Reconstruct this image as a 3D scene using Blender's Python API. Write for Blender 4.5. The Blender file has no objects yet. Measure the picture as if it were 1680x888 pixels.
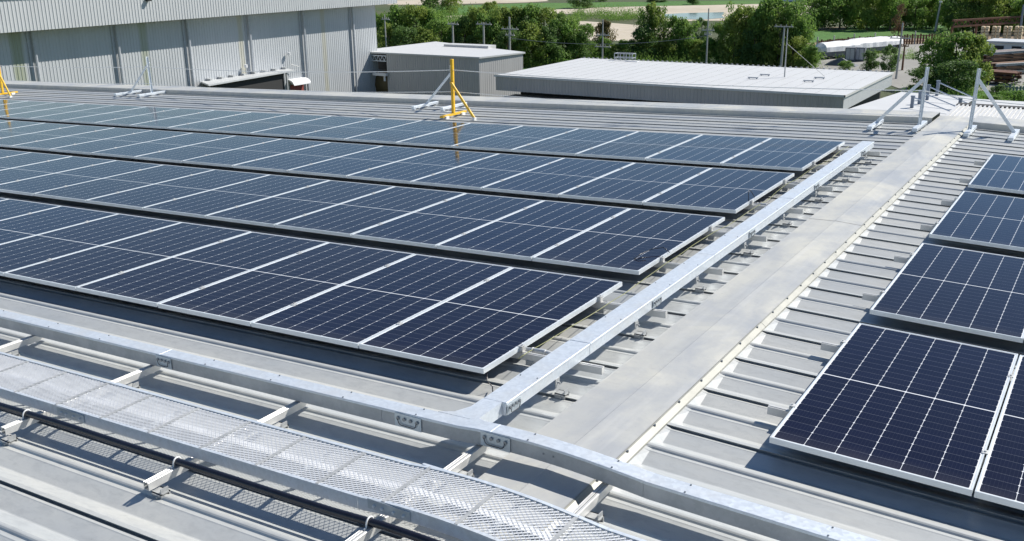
import bpy, math, random
from math import sin, cos, radians, pi, hypot
from mathutils import Vector, Matrix

# ------------------------------------------------------------------ camera, sky, sun, exposure
scene = bpy.context.scene
COL = scene.collection
CAM_F, CAM_C = 1633.23, Vector((2.7775, -2.6043, 2.7024))
PITCH, YAW, ROLL = 0.3071, -0.555, -0.0131
_f = Vector((sin(YAW)*cos(PITCH), cos(YAW)*cos(PITCH), -sin(PITCH)))
_r = Vector((cos(YAW), -sin(YAW), 0)); _u = _r.cross(_f)
CR = _r*cos(ROLL) + _u*sin(ROLL); CU = -_r*sin(ROLL) + _u*cos(ROLL); CF = _f
cam_data = bpy.data.cameras.new('camera'); cam = bpy.data.objects.new('camera', cam_data); COL.objects.link(cam)
cam.matrix_world = Matrix(((CR.x, CU.x, -CF.x, CAM_C.x), (CR.y, CU.y, -CF.y, CAM_C.y), (CR.z, CU.z, -CF.z, CAM_C.z), (0, 0, 0, 1)))
cam_data.sensor_width = 36; cam_data.lens = CAM_F/1680*36; cam_data.clip_end = 5000; cam_data.clip_start = .05
scene.camera = cam
SUN = Vector((0.60, 0.85, 1.0)).normalized()
SUN_EL = math.asin(SUN.z)
world = bpy.data.worlds.new('World'); scene.world = world; world.use_nodes = True
wn = world.node_tree.nodes; sky = wn.new('ShaderNodeTexSky'); sky.sky_type = 'NISHITA'; sky.sun_disc = False
sky.sun_elevation = SUN_EL; sky.sun_rotation = math.atan2(SUN.x, SUN.y)
sky.air_density = 1.0; sky.dust_density = 0.0; sky.ozone_density = 2.5
wn['Background'].inputs['Strength'].default_value = 0.062
tint = wn.new('ShaderNodeMix'); tint.data_type = 'RGBA'; tint.blend_type = 'MULTIPLY'; tint.inputs[0].default_value = 1
tint.inputs[7].default_value = (.91, .985, 1.06, 1)
world.node_tree.links.new(sky.outputs[0], tint.inputs[6]); world.node_tree.links.new(tint.outputs[2], wn['Background'].inputs['Color'])
sd = bpy.data.lights.new('sun', 'SUN'); sd.energy = 4.2; sd.angle = radians(.5); sd.color = (1, .955, .88)
sun = bpy.data.objects.new('sun', sd); COL.objects.link(sun); sun.location = (0, 0, 50)
sun.rotation_euler = SUN.to_track_quat('Z', 'Y').to_euler()
scene.view_settings.view_transform = 'Standard'; scene.view_settings.look = 'None'
scene.view_settings.gamma = 1; scene.view_settings.use_curve_mapping = False
scene.view_settings.exposure = 0.58
rnd = random.Random(7)

# ------------------------------------------------------------------ helpers
def px_ray(u, v): return (CF + CR*((u-840)/CAM_F) - CU*((v-444)/CAM_F))
def at_z(u, v, z):
    d = px_ray(u, v); return CAM_C + d*((z-CAM_C.z)/d.z)
def at_y(u, v, y):
    d = px_ray(u, v); return CAM_C + d*((y-CAM_C.y)/d.y)
def at_x(u, v, x):
    d = px_ray(u, v); return CAM_C + d*((x-CAM_C.x)/d.x)
def height_for(P, v):
    """world height above P whose image row is v"""
    lo, hi = -2.0, 60.0
    for _ in range(40):
        m = (lo+hi)/2; q = Vector((P[0], P[1], P[2]+m))-CAM_C
        vv = 444-CAM_F*q.dot(CU)/q.dot(CF)
        if vv > v: lo = m
        else: hi = m
    return lo

class NT:
    def __init__(s, name):
        s.m = bpy.data.materials.new(name); s.m.use_nodes = True; s.t = s.m.node_tree; s.n = s.t.nodes
        s.b = s.n['Principled BSDF']; s.out = s.n['Material Output']
    def link(s, a, b): s.t.links.new(a, b)
    def val(s, sock, x):
        if hasattr(x, 'is_linked') or hasattr(x, 'links'): s.link(x, sock)
        else: sock.default_value = x
    def math(s, op, a, b=0.0, c=0.0):
        n = s.n.new('ShaderNodeMath'); n.operation = op
        s.val(n.inputs[0], a); s.val(n.inputs[1], b); s.val(n.inputs[2], c); return n.outputs[0]
    def mix(s, f, a, b):
        n = s.n.new('ShaderNodeMix'); n.data_type = 'RGBA'; s.val(n.inputs[0], f)
        s.val(n.inputs[6], a if not isinstance(a, tuple) else (*a, 1)); s.val(n.inputs[7], b if not isinstance(b, tuple) else (*b, 1)); return n.outputs[2]
    def coord(s, which='Object'): return s.n.new('ShaderNodeTexCoord').outputs[which]
    def pos(s): return s.n.new('ShaderNodeNewGeometry').outputs['Position']
    def sep(s, v):
        n = s.n.new('ShaderNodeSeparateXYZ'); s.link(v, n.inputs[0]); return n.outputs
    def scale(s, v, sc):
        n = s.n.new('ShaderNodeMapping'); s.link(v, n.inputs[0]); n.inputs['Scale'].default_value = sc; return n.outputs[0]
    def noise(s, v, sc, det=4, rough=.55, dist=0.0):
        n = s.n.new('ShaderNodeTexNoise'); s.link(v, n.inputs['Vector']); n.inputs['Scale'].default_value = sc
        n.inputs['Detail'].default_value = det; n.inputs['Roughness'].default_value = rough; n.inputs['Distortion'].default_value = dist
        return n.outputs['Fac']
    def ramp(s, f, a, b, lo=0.0, hi=1.0):
        n = s.n.new('ShaderNodeMapRange'); s.val(n.inputs[0], f); n.inputs[1].default_value = a; n.inputs[2].default_value = b
        n.inputs[3].default_value = lo; n.inputs[4].default_value = hi; return n.outputs[0]
    def bump(s, h, strength=.3, dist=.02):
        n = s.n.new('ShaderNodeBump'); s.val(n.inputs['Height'], h); n.inputs['Strength'].default_value = strength
        n.inputs['Distance'].default_value = dist; s.link(n.outputs[0], s.b.inputs['Normal'])
    def set(s, **k):
        for a, v in k.items():
            nm = {'color': 'Base Color', 'rough': 'Roughness', 'metal': 'Metallic', 'spec': 'Specular IOR Level', 'ior': 'IOR'}[a]
            s.val(s.b.inputs[nm], (*v, 1) if isinstance(v, tuple) and len(v) == 3 else v)
        return s

def basic(name, col, rough=.5, metal=0.0, var=.12, sc=6.0, bump=0.0, world_space=True):
    t = NT(name); p = t.pos() if world_space else t.coord()
    f = t.ramp(t.noise(p, sc, 5, .6), .3, .7)
    a = tuple(max(0, c*(1-var)) for c in col); b = tuple(min(1, c*(1+var)) for c in col)
    t.set(color=t.mix(f, a, b), rough=t.ramp(f, 0, 1, rough*.85, min(1, rough*1.15)), metal=metal)
    if bump: t.bump(t.noise(p, sc*6, 3), bump, .01)
    return t.m

# zincalume roof sheet: mottled, faint streaks along the sheet, oil-canning in the bump
def roof_metal(name, base, warm, metal=.35, rough=.42):
    t = NT(name); p = t.pos()
    big = t.noise(t.scale(p, (.35, 1.2, 1)), 1.6, 5, .6)
    fine = t.noise(t.scale(p, (1.0, 2.5, 1)), 9, 6, .65, .4)
    streak = t.noise(t.scale(p, (.25, 9, 1)), 3.5, 3, .5)
    speck = t.noise(p, 70, 3, .7)
    c = t.mix(t.ramp(big, .35, .68), base, warm)
    c = t.mix(t.math('MULTIPLY', t.ramp(fine, .46, .70), .45), c, tuple(x*.72 for x in base))
    c = t.mix(t.math('MULTIPLY', t.ramp(streak, .55, .75), .25), c, tuple(x*.8 for x in warm))
    c = t.mix(t.math('MULTIPLY', t.ramp(speck, .62, .75), .25), c, tuple(x*.55 for x in base))
    scr = t.noise(t.scale(p, (14, 2.2, 1)), 3.0, 2, .5, 2.5)
    c = t.mix(t.math('MULTIPLY', t.ramp(t.math('ABSOLUTE', t.math('SUBTRACT', scr, .5)), .0, .012, 1, 0), t.math('MULTIPLY', t.ramp(big, .5, .6), .30)), c, tuple(x*.45 for x in base))
    t.set(color=c, rough=t.ramp(fine, .2, .8, rough-.08, rough+.12), metal=metal)
    h = t.math('ADD', t.math('MULTIPLY', t.noise(t.scale(p, (.8, 2, 1)), 1.8, 2), 1.0), t.math('MULTIPLY', fine, .06))
    t.bump(h, .25, .03)
    return t.m

def capping_metal():
    t = NT('zinc_ridge_capping'); p = t.pos()
    a = t.ramp(t.noise(t.scale(p, (1, .6, 1)), 1.5, 6, .62, .6), .38, .62); b = t.ramp(t.noise(p, 5.5, 6, .7, .5), .46, .66); e = t.ramp(t.noise(t.scale(p, (6, .5, 1)), 2.2, 4, .6), .5, .75)
    c = t.mix(a, (.40, .41, .415), (.53, .52, .465)); c = t.mix(t.math('MULTIPLY', b, .4), c, (.36, .37, .38)); c = t.mix(t.math('MULTIPLY', e, .3), c, (.60, .60, .58))
    sp = t.ramp(t.noise(p, 38, 4, .75), .60, .72); c = t.mix(t.math('MULTIPLY', sp, .3), c, (.25, .25, .24))
    t.set(color=c, rough=t.ramp(a, 0, 1, .42, .6), metal=.08); t.bump(t.noise(p, 3.2, 3), .22, .02); return t.m
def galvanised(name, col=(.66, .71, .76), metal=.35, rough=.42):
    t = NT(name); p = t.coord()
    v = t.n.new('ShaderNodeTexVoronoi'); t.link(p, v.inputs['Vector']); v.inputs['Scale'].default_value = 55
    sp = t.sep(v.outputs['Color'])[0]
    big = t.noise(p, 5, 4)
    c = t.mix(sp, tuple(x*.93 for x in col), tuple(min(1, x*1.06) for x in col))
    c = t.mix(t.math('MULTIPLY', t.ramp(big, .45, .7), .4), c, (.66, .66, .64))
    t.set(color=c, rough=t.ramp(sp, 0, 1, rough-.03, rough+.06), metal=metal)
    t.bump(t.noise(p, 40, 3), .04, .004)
    return t.m

M = {}
M['sheet'] = roof_metal('zinc_roof_sheet', (.455, .475, .48), (.58, .58, .545), metal=.12, rough=.40)
M['cap'] = capping_metal()
M['caplip'] = basic('cream_flashing_lip', (.35, .345, .30), .45, .1, .1, 5)
M['galv'] = galvanised('galvanised_steel')
M['galvdull_shade'] = galvanised('galvanised_dull_shade', (.40, .41, .41), .25, .5)  # dull steel; its dark tone also stands for shade on the cross tray
M['alu'] = basic('anodised_aluminium', (.72, .76, .78), .35, .25, .06, 8)
M['alurail'] = basic('mill_aluminium', (.66, .655, .63), .42, .3, .08, 10)
M['mesh'] = basic('mesh_zinc', (.76, .77, .78), .6, .0, .06, 10)
M['bolt'] = basic('bolt_steel', (.25, .27, .29), .4, .7, .1, 30)
M['cable'] = basic('black_cable', (.012, .013, .022), .28, 0, .2, 20)
M['greencable'] = basic('green_yellow_wire', (.30, .31, .12), .4, 0, .15, 14)
M['tie'] = basic('white_nylon', (.78, .78, .76), .4, 0, .05, 10)
M['pipe'] = basic('grey_conduit', (.48, .50, .52), .4, 0, .1, 10)
M['yellow'] = basic('yellow_paint', (.80, .47, .02), .45, 0, .12, 18)
M['rope'] = basic('white_rope', (.85, .85, .82), .7, 0, .1, 30)
M['backsheet'] = basic('panel_back', (.03, .03, .035), .6, 0, .1, 8)
M['plate'] = basic('joint_plate', (.50, .56, .60), .4, .5, .08, 14)

# solar glass: 6 x 24 half cells, white gaps, busbars, under gloss glass
def solar_glass():
    t = NT('solar_glass')
    uv = t.sep(t.coord('UV')); x, y = uv[0], uv[1]      # metres from the panel's corner
    PW, PL = 1.051, 2.085; m = .0175; gapm = .010
    cw = (PW-2*m)/6; hl = PL/2-m-gapm/2; ch = hl/12
    X = t.math('SUBTRACT', x, m)
    half = t.math('GREATER_THAN', y, PL/2)
    yl = t.math('ABSOLUTE', t.math('SUBTRACT', y, PL/2)); Y = t.math('SUBTRACT', yl, gapm/2)
    def gap(c, step, w):
        fr = t.math('MULTIPLY', t.math('FRACT', t.math('DIVIDE', c, step)), step)
        d = t.math('MINIMUM', fr, t.math('SUBTRACT', step, fr)); return d, t.math('LESS_THAN', d, w)
    dx, gx = gap(X, cw, .0013); dy, gy = gap(Y, ch, .0011)
    # white diamonds where the chamfered corners of four cells meet (every second half-row)
    dyy, _ = gap(Y, ch, .001)
    dia = t.math('LESS_THAN', t.math('ADD', dx, dyy), .0075)
    edge = t.math('MAXIMUM', t.math('LESS_THAN', X, .0), t.math('GREATER_THAN', X, cw*6))
    edge = t.math('MAXIMUM', edge, t.math('MAXIMUM', t.math('LESS_THAN', Y, 0.0), t.math('GREATER_THAN', Y, hl)))
    _, bus = gap(X, cw/9, .0006)
    white = t.math('MAXIMUM', t.math('MAXIMUM', gx, edge), dia)
    cellid = t.math('ADD', t.math('FLOOR', t.math('DIVIDE', X, cw)), t.math('MULTIPLY', t.math('FLOOR', t.math('DIVIDE', t.math('SUBTRACT', y, m), ch)), 7.13))
    wn_ = t.n.new('ShaderNodeTexWhiteNoise'); wn_.noise_dimensions = '1D'; t.link(cellid, wn_.inputs['W'])
    oi = t.n.new('ShaderNodeObjectInfo').outputs['Random']
    cell = t.mix(wn_.outputs['Value'], (.0035, .0045, .019), (.0055, .007, .026))
    cell = t.mix(t.math('MULTIPLY', oi, .8), cell, (.0095, .0075, .015))
    c = t.mix(t.math('MULTIPLY', bus, .06), cell, (.30, .32, .38))
    c = t.mix(t.math('MULTIPLY', gy, .30), c, (.40, .43, .48))
    c = t.mix(white, c, (.74, .76, .78))
    dust = t.noise(t.pos(), 3.0, 5, .6)
    c = t.mix(t.ramp(dust, .3, .8, .0, .007), c, (.38, .36, .33))
    low = t.ramp(t.math('ADD', y, t.math('MULTIPLY', t.noise(t.pos(), 7, 3), .12)), .07, .22, .045, 0)
    c = t.mix(low, c, (.40, .38, .34))
    vo = t.n.new('ShaderNodeTexVoronoi'); t.link(t.scale(t.pos(), (1, 1.3, 1)), vo.inputs['Vector']); vo.inputs['Scale'].default_value = 1.6
    sp = t.math('MULTIPLY', t.math('LESS_THAN', t.math('ADD', vo.outputs['Distance'], t.math('MULTIPLY', t.noise(t.pos(), 60, 2), .02)), .022), t.math('GREATER_THAN', t.sep(vo.outputs['Color'])[1], .72))
    c = t.mix(t.math('MULTIPLY', sp, .55), c, (.62, .61, .56))
    t.set(color=c, rough=t.ramp(dust, .3, .7, .06, .11), ior=1.27)
    t.b.inputs['Specular Tint'].default_value = (.62, .80, 1.0, 1)
    return t.m
M['glass'] = solar_glass()

class MB:
    def __init__(s): s.v = []; s.f = []
    def add(s, vs, fs):
        o = len(s.v); s.v += [tuple(p) for p in vs]; s.f += [tuple(i+o for i in f) for f in fs]; return s
    def box(s, c, d, R=None):
        x, y, z = d[0]/2, d[1]/2, d[2]/2; P = [Vector((i, j, k)) for i in (-x, x) for j in (-y, y) for k in (-z, z)]
        if R is not None: P = [R @ p for p in P]
        c = Vector(c)
        return s.add([p+c for p in P], [(0, 1, 3, 2), (4, 6, 7, 5), (0, 4, 5, 1), (2, 3, 7, 6), (0, 2, 6, 4), (1, 5, 7, 3)])
    def span(s, a, b):
        a, b = Vector(a), Vector(b); return s.box((a+b)/2, [abs(q) for q in (b-a)])
    def bar(s, a, b, w, h, up=(0, 0, 1)):
        a, b = Vector(a), Vector(b); d = (b-a); L = d.length; d.normalize(); up = Vector(up)
        if abs(d.dot(up)) > .99: up = Vector((0, 1, 0))
        sd_ = d.cross(up).normalized(); u2 = sd_.cross(d)
        R = Matrix((d, sd_, u2)).transposed(); return s.box((a+b)/2, (L, w, h), R)
    def tube(s, pts, r, n=8, cap=True, r2=None):
        pts = [Vector(p) for p in pts]; rings = []
        for i, p in enumerate(pts):
            d = (pts[min(i+1, len(pts)-1)]-pts[max(i-1, 0)]).normalized()
            a = d.cross(Vector((0, 0, 1)));  a = a if a.length > .01 else d.cross(Vector((0, 1, 0)))
            a.normalize(); b = a.cross(d); rr = r if r2 is None else r+(r2-r)*i/(len(pts)-1)
            rings.append([p+a*cos(2*pi*k/n)*rr+b*sin(2*pi*k/n)*rr for k in range(n)])
        vs = [q for ring in rings for q in ring]; fs = []
        for i in range(len(pts)-1):
            for k in range(n): fs.append((i*n+k, i*n+(k+1) % n, (i+1)*n+(k+1) % n, (i+1)*n+k))
        if cap: fs += [tuple(range(n))[::-1], tuple((len(pts)-1)*n+k for k in range(n))]
        return s.add(vs, fs)
    def prism(s, poly, z0, z1):
        n = len(poly); return s.add([(x, y, z0) for x, y in poly]+[(x, y, z1) for x, y in poly],
            [tuple(range(n))[::-1], tuple(range(n, 2*n))]+[(i, (i+1) % n, n+(i+1) % n, n+i) for i in range(n)])
    def build(s, name, mat, parent=None, smooth=False, bevel=0.0):
        me = bpy.data.meshes.new(name); me.from_pydata(s.v, [], s.f); me.validate(); me.materials.append(mat)
        if smooth: me.polygons.foreach_set('use_smooth', [True]*len(me.polygons))
        o = bpy.data.objects.new(name, me); COL.objects.link(o)
        if parent: o.parent = parent
        if bevel:
            b = o.modifiers.new('bevel', 'BEVEL'); b.width = bevel; b.segments = 1; b.limit_method = 'ANGLE'
        return o

def tag(o, label=None, cat=None, group=None, kind=None):
    for k, v in (('label', label), ('category', cat), ('group', group), ('kind', kind)):
        if v: o[k] = v
    return o
def thing(name, label, cat, loc=(0, 0, 0), group=None, rot=(0, 0, 0)):
    o = bpy.data.objects.new(name, None); COL.objects.link(o); o.location = loc; o.rotation_euler = rot
    o.empty_display_size = .1
    return tag(o, label, cat, group)
def copy_tree(o, parent=None):
    c = o.copy(); COL.objects.link(c)
    if parent: c.parent = parent
    for ch in list(o.children): copy_tree(ch, c)
    return c
ORD = ['first', 'second', 'third', 'fourth', 'fifth', 'sixth', 'seventh', 'eighth', 'ninth', 'tenth', 'eleventh', 'twelfth',
       'thirteenth', 'fourteenth', 'fifteenth', 'sixteenth', 'seventeenth', 'eighteenth', 'nineteenth', 'twentieth', 'twenty-first',
       'twenty-second', 'twenty-third', 'twenty-fourth', 'twenty-fifth', 'twenty-sixth', 'twenty-seventh', 'twenty-eighth', 'twenty-ninth', 'thirtieth']

# ------------------------------------------------------------------ our roof
TL, TR = 0.0323, 0.0290
def rz(x): return x*math.tan(TL) if x < 0 else -x*math.tan(TR)
def bumpx(x):                                        # the trays rise a little where they pass over the ridge capping
    if x < -.15 or x > 1.0: return 0.0
    return .028*sin(pi*(x+.15)/1.15)
CROWN, FOOT, VALLEY = .02, 0.0, -.026
Y_END = 14.66
roof = thing('warehouse_roof', 'large low pitched ribbed metal warehouse roof that the solar panels stand on', 'roof', (0, 0, 0))
def roof_profile():
    P = []
    k = -11
    while .10+.3*k < Y_END:
        y = .10+.3*k
        deep = (k % 2 == 0)
        # towards +Y: foot bead, narrow slot, crown, ramp down to the valley, gentle rise to the next foot
        P += [(y-.046, .004), (y-.040, .0070), (y-.018, .004)]
        if deep: P += [(y-.017, -.020), (y+.016, -.022), (y+.014, .008), (y-.007, CROWN-.004), (y-.008, CROWN), (y+.020, CROWN)]
        else: P += [(y-.011, .004), (y-.004, .013), (y+.004, .0185), (y+.012, CROWN), (y+.024, CROWN)]
        P += [(y+.036, CROWN-.006), (y+.138, VALLEY), (y+.146, VALLEY)]
        k += 1
    return [q for q in P if q[1] is not None and q[0] < Y_END]
PROF = roof_profile()
def sheet(xs):
    mb = MB(); n = len(PROF); vs = []
    for x, up in xs:
        for (y, z) in PROF:
            zz = z if not up else max(z, CROWN-.006)
            vs.append((x, y, rz(x)+zz))
    fs = [(i*n+j, i*n+j+1, (i+1)*n+j+1, (i+1)*n+j) for i in range(len(xs)-1) for j in range(n-1)]
    return mb.add(vs, fs)
sh = sheet([(-34, 0), (-20, 0), (-10, 0), (-4, 0), (-1.5, 0), (.065, 0), (.115, 1), (.30, 1)]).build('roof_sheeting', M['sheet'], roof)
sh2 = sheet([(.50, 1), (.700, 1), (.738, 0), (3, 0), (7, 0), (14, 0)]).build('roof_sheeting', M['sheet'], roof)
# ridge capping: two gentle falls, folded lips
def capping():
    mb = MB(); xs = [(.118, .004), (.121, .026), (.20, .030), (.385, .040), (.392, .0425), (.655, .034)]
    ys = [-3.2, 1.1, 4.36, 7.6, 10.9, 15.38]
    vs = []; fs = []
    for seg in range(len(ys)-1):
        o = len(vs); lift = .0022*(seg % 2)
        for y in (ys[seg]-.03, ys[seg+1]):
            for (x, h) in xs: vs.append((x, y, rz(x)+CROWN+h+lift))
        n = len(xs); fs += [(o+j, o+j+1, o+n+j+1, o+n+j) for j in range(n-1)]
    return mb.add(vs, fs)
cap = capping().build('ridge_capping', M['cap'], roof)
lip = MB()
for (y0, y1) in ((-3.2, 1.1), (1.1, 4.36), (4.36, 7.6), (7.6, 10.9), (10.9, 15.38)):
    a = [(.6555, .0345), (.667, .0335), (.700, .010), (.702, .002)]
    vs = [(x, y, rz(x)+CROWN+h) for y in (y0, y1-.004) for (x, h) in a]
    lip.add(vs, [(j, j+1, 4+j+1, 4+j) for j in range(3)])
lipo = lip.build('capping_lip', M['caplip'], cap)
sc0 = None
for i in range(44):
    y = -1.0+i*.375
    if y > 15.2: break
    if sc0 is None:
        sc0 = MB().tube([(0, 0, -.004), (0, 0, .006)], .007, 6).build('screw', M['bolt'], cap)
        s_ = sc0
    else:
        s_ = sc0.copy(); COL.objects.link(s_)
    s_.location = (.672, y, rz(.672)+CROWN+.034)
# gable capping along the far edge, with wall under it
def gable(x0, x1, parent):
    mb = MB(); xs = [x0, x1] if x0*x1 > 0 else [x0, 0, x1]
    prof = [(Y_END-.004, -.03), (Y_END, .097), (Y_END+.012, .104), (Y_END+.74, .098), (Y_END+.75, -.25)]
    n = len(prof); vs = [(x, y, rz(x)+h) for x in xs for (y, h) in prof]
    return mb.add(vs, [(i*n+j, (i+1)*n+j, (i+1)*n+j+1, i*n+j+1) for i in range(len(xs)-1) for j in range(n-1)]).build('gable_capping', M['cap'], parent)
xx = -34
for x1 in (-28, -22, -16, -10, -4, .118): gable(xx, x1-.004, roof); xx = x1
gable(.702, 6, roof); gable(6.004, 14, roof)
MB().add([(-34, Y_END+.70, -1.2), (14, Y_END+.70, -.5), (14, Y_END+.70, -12), (-34, Y_END+.70, -12)], [(0, 1, 2, 3)]).build('wall', M['galvdull_shade'], roof)

# ------------------------------------------------------------------ solar panels
PW, PL, PH = 1.051, 2.085, .035
def panel_proto():
    p = thing('solar_panel', '', 'solar panel')
    fr = MB(); w = .0095
    fr.span((-PW/2, -PL/2, 0), (-PW/2+w, PL/2, PH)); fr.span((PW/2-w, -PL/2, 0), (PW/2, PL/2, PH))
    fr.span((-PW/2+w, -PL/2, 0), (PW/2-w, -PL/2+w, PH)); fr.span((-PW/2+w, PL/2-w, 0), (PW/2-w, PL/2, PH))
    fr.build('frame', M['alu'], p)
    g = MB().add([(-PW/2+w, -PL/2+w, PH-.0025), (PW/2-w, -PL/2+w, PH-.0025), (PW/2-w, PL/2-w, PH-.0025), (-PW/2+w, PL/2-w, PH-.0025)], [(0, 1, 2, 3)]).build('glass', M['glass'], p)
    uvl = g.data.uv_layers.new(name='UVMap')
    for lp in g.data.loops:
        co = g.data.vertices[lp.vertex_index].co; uvl.data[lp.index].uv = (co.x+PW/2, co.y+PL/2)
    MB().add([(-PW/2+w, -PL/2+w, PH-.008), (PW/2-w, -PL/2+w, PH-.008), (PW/2-w, PL/2-w, PH-.008), (-PW/2+w, PL/2-w, PH-.008)], [(3, 2, 1, 0)]).build('backing', M['backsheet'], p)
    return p
proto = panel_proto(); used = False
YL = [2.3836, 4.7926, 7.1986, 9.6214]; YR = [2.4206, 4.8386, 7.2792, 9.7302]
XL, XR, W = .5429, 1.3449, 1.062
H0 = .115
def put_panel(side, s, y, label):
    """s: distance from the ridge line of the panel's inner edge, y: its near edge"""
    global used
    o = copy_tree(proto) if used else proto; used = True
    a = TL if side < 0 else TR; sc = s+PW/2
    jit = rnd.uniform(-.0012, .0012)
    o.location = (side*sc*cos(a), y+PL/2, -sc*sin(a)+(H0+jit)*cos(a))
    o.rotation_euler = (rnd.uniform(-.0012, .0012), (-a if side < 0 else a)+rnd.uniform(-.0012, .0012), 0)
    o['label'] = label; o['group'] = 'solar panels laid in rows on the metal roof'
    return o
rown = ['nearest row', 'second row', 'third row', 'farthest row']
ncol = [7+2, 13, 17, 19]
for r in range(4):
    for n in range(ncol[r]):
        put_panel(-1, XL+n*W, YL[r], f'{ORD[n]} solar panel from the cable tray in the {rown[r]} of the large left array')
for r in range(4):
    for n in range([3, 3, 2, 2][r]):
        put_panel(1, XR+n*W, YR[r], f'{ORD[n]} solar panel from the walkway in the {rown[r]} of the small right array')

# mounting rails with clamps
def make_rail(side, x0, x1, y, label, seams, endx):
    a = TL if side < 0 else TR
    def P(x, h): return Vector((x, y, rz(x)+h))
    t = thing('mounting_rail', label, 'rail', P(x0, 0), 'aluminium rails under the panels')
    inv = -P(x0, 0)
    mb = MB(); A, B = P(x0, .085)+inv, P(x1, .085)+inv
    mb.bar(A, B, .036, .050)
    mb.bar(A+Vector((0, 0, .027)), B+Vector((0, 0, .027)), .012, .004)
    mb.build('rail_profile', M['alurail'], t)
    k = 0
    for sx in seams:
        c = MB(); q = P(sx, .150)+inv
        c.box(q+Vector((0, 0, .003)), (.030, .045, .004)); c.tube([q+Vector((0, 0, .004)), q+Vector((0, 0, .012))], .007, 6)
        c.build('mid_clamp', M['alurail'], t)
    q = P(endx, .135)+inv
    c = MB(); c.box(q+Vector((.0, 0, -.008)), (.028, .042, .032)); c.box(q+Vector((.006*side*1, 0, .016)), (.036, .042, .004))
    c.tube([q+Vector((0, 0, .014)), q+Vector((0, 0, .028))], .006, 6); c.build('end_clamp', M['alurail'], t)
    # feet fixed to the ribs
    x = x0 if side > 0 else x1
    xs = [x0+side*.35+side*i*1.3 for i in range(int(abs(x1-x0)/1.3))] if side > 0 else [x1-.55-1.3*i for i in range(min(8, int(abs(x1-x0)/1.3)))]
    for x in xs:
        c = MB(); q = P(x, .04)+inv
        c.box(q+Vector((0, .0, .0)), (.06, .05, .036)); c.build('rail_foot', M['galvdull_shade'], t)
    return t
for r in range(4):
    for j, dy in enumerate((.47, 1.66)):
        y = YL[r]+dy; end = XL+ncol[r]*W
        make_rail(-1, -end, .03+(.06 if r == 0 and j == 0 else 0), y, f'aluminium rail, {["near","far"][j]} half of the {rown[r]} in the left array',
                  [-(XL+n*W-.01) for n in range(1, min(ncol[r], 14))], -XL+.012)
        y = YR[r]+dy
        make_rail(1, 1.19, XR+[3, 3, 2, 2][r]*W, y, f'aluminium rail, {["near","far"][j]} half of the {rown[r]} in the right array',
                  [XR+n*W-.01 for n in range(1, [3, 3, 2, 2][r])], XR-.012)

# ------------------------------------------------------------------ cable trays
def path_prism(mb, xs, y0, y1, h0, h1):
    """box section following the roof fall along X"""
    vs = []; n = len(xs)
    for x in xs:
        z = rz(x)+bumpx(x)
        vs += [(x, y0, z+h0), (x, y1, z+h0), (x, y1, z+h1), (x, y0, z+h1)]
    fs = [(0, 1, 2, 3)]; m = 4*(n-1); fs.append((m+3, m+2, m+1, m))
    for i in range(n-1):
        a = 4*i; b = a+4
        for k in range(4): fs.append((a+k, b+k, b+(k+1) % 4, a+(k+1) % 4))
    return mb.add(vs, fs)
def xsamp(a, b):
    inner = [-.15+1.15*i/10 for i in range(11)]
    return [a]+[x for x in inner if a+.01 < x < b-.01]+[b]
def joint_plate(mb_parent, c, axis, h=.075, w=.16, name='joint_plate', jumper=True):
    """plate on a tray's side; axis 'x' = plate lies along X facing -Y, 'y' = along Y facing +X"""
    c = Vector(c); d = Vector((1, 0, 0)) if axis == 'x' else Vector((0, 1, 0)); nrm = Vector((0, -1, 0)) if axis == 'x' else Vector((1, 0, 0))
    mb = MB(); sz = (w, .004, h) if axis == 'x' else (.004, w, h); mb.box(c+nrm*.003, sz)
    pl = mb.build(name, M['plate'], mb_parent)
    for k in (-.36, -.12, .12, .36):
        b = MB(); q = c+d*k*w+nrm*.005+Vector((0, 0, .012)); b.tube([q, q+nrm*.009], .0105, 8); b.build('bolt', M['bolt'], pl)
    if jumper:
        pts = []
        for i in range(17):
            s_ = -1+i/8; pts.append(c+d*s_*.36*w+nrm*(.014)+Vector((0, 0, .010-.036*(1-abs(s_)**9))))
        MB().tube(pts, .0026, 5).build('bonding_jumper', M['cable'], pl, True)
    return pl
# long tray along the array
TYX0, TYX1, TYZ0, TYZ1 = -.228, -.066, .116, .200
TSL = -.0048
ty = thing('cable_tray', 'long covered galvanised cable tray running beside the left array up the roof', 'cable tray', (0, 0, 0))
ys = [1.90, 2.98, 5.35, 7.72, 10.1, 11.55]
for i in range(len(ys)-1):
    mb = MB(); x0, x1 = TYX0, TYX1
    def sl(y): return TSL*(y-1.9)
    a, b = ys[i]+.0015, ys[i+1]-.0015
    def pr(mb, x0, x1, y0, y1, h0, h1):
        V = []
        for h in (h0, h1):
            for (x, y) in ((x0, y0), (x1, y0), (x1, y1), (x0, y1)): V.append((x+sl(y), y, rz(x+sl(y))+h))
        mb.add(V, [(3, 2, 1, 0), (4, 5, 6, 7), (0, 1, 5, 4), (1, 2, 6, 5), (2, 3, 7, 6), (3, 0, 4, 7)])
    pr(mb, x0+.004, x1-.004, a, b, TYZ0, TYZ1-.004)
    o = mb.build('tray_side', M['galv'], ty, bevel=.002)
    mb = MB(); pr(mb, x0, x1, a+.001, b-.001, TYZ1-.016, TYZ1+.001*(i % 2)); mb.build('tray_cover', M['galv'], ty, bevel=.002)
for yy in (1.98, 4.10, 6.35, 8.62, 10.9):
    joint_plate(ty, (TYX1+TSL*(yy-1.9)+.001, yy, rz(TYX1)+.153), 'y', .062, .15, jumper=True)
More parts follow.
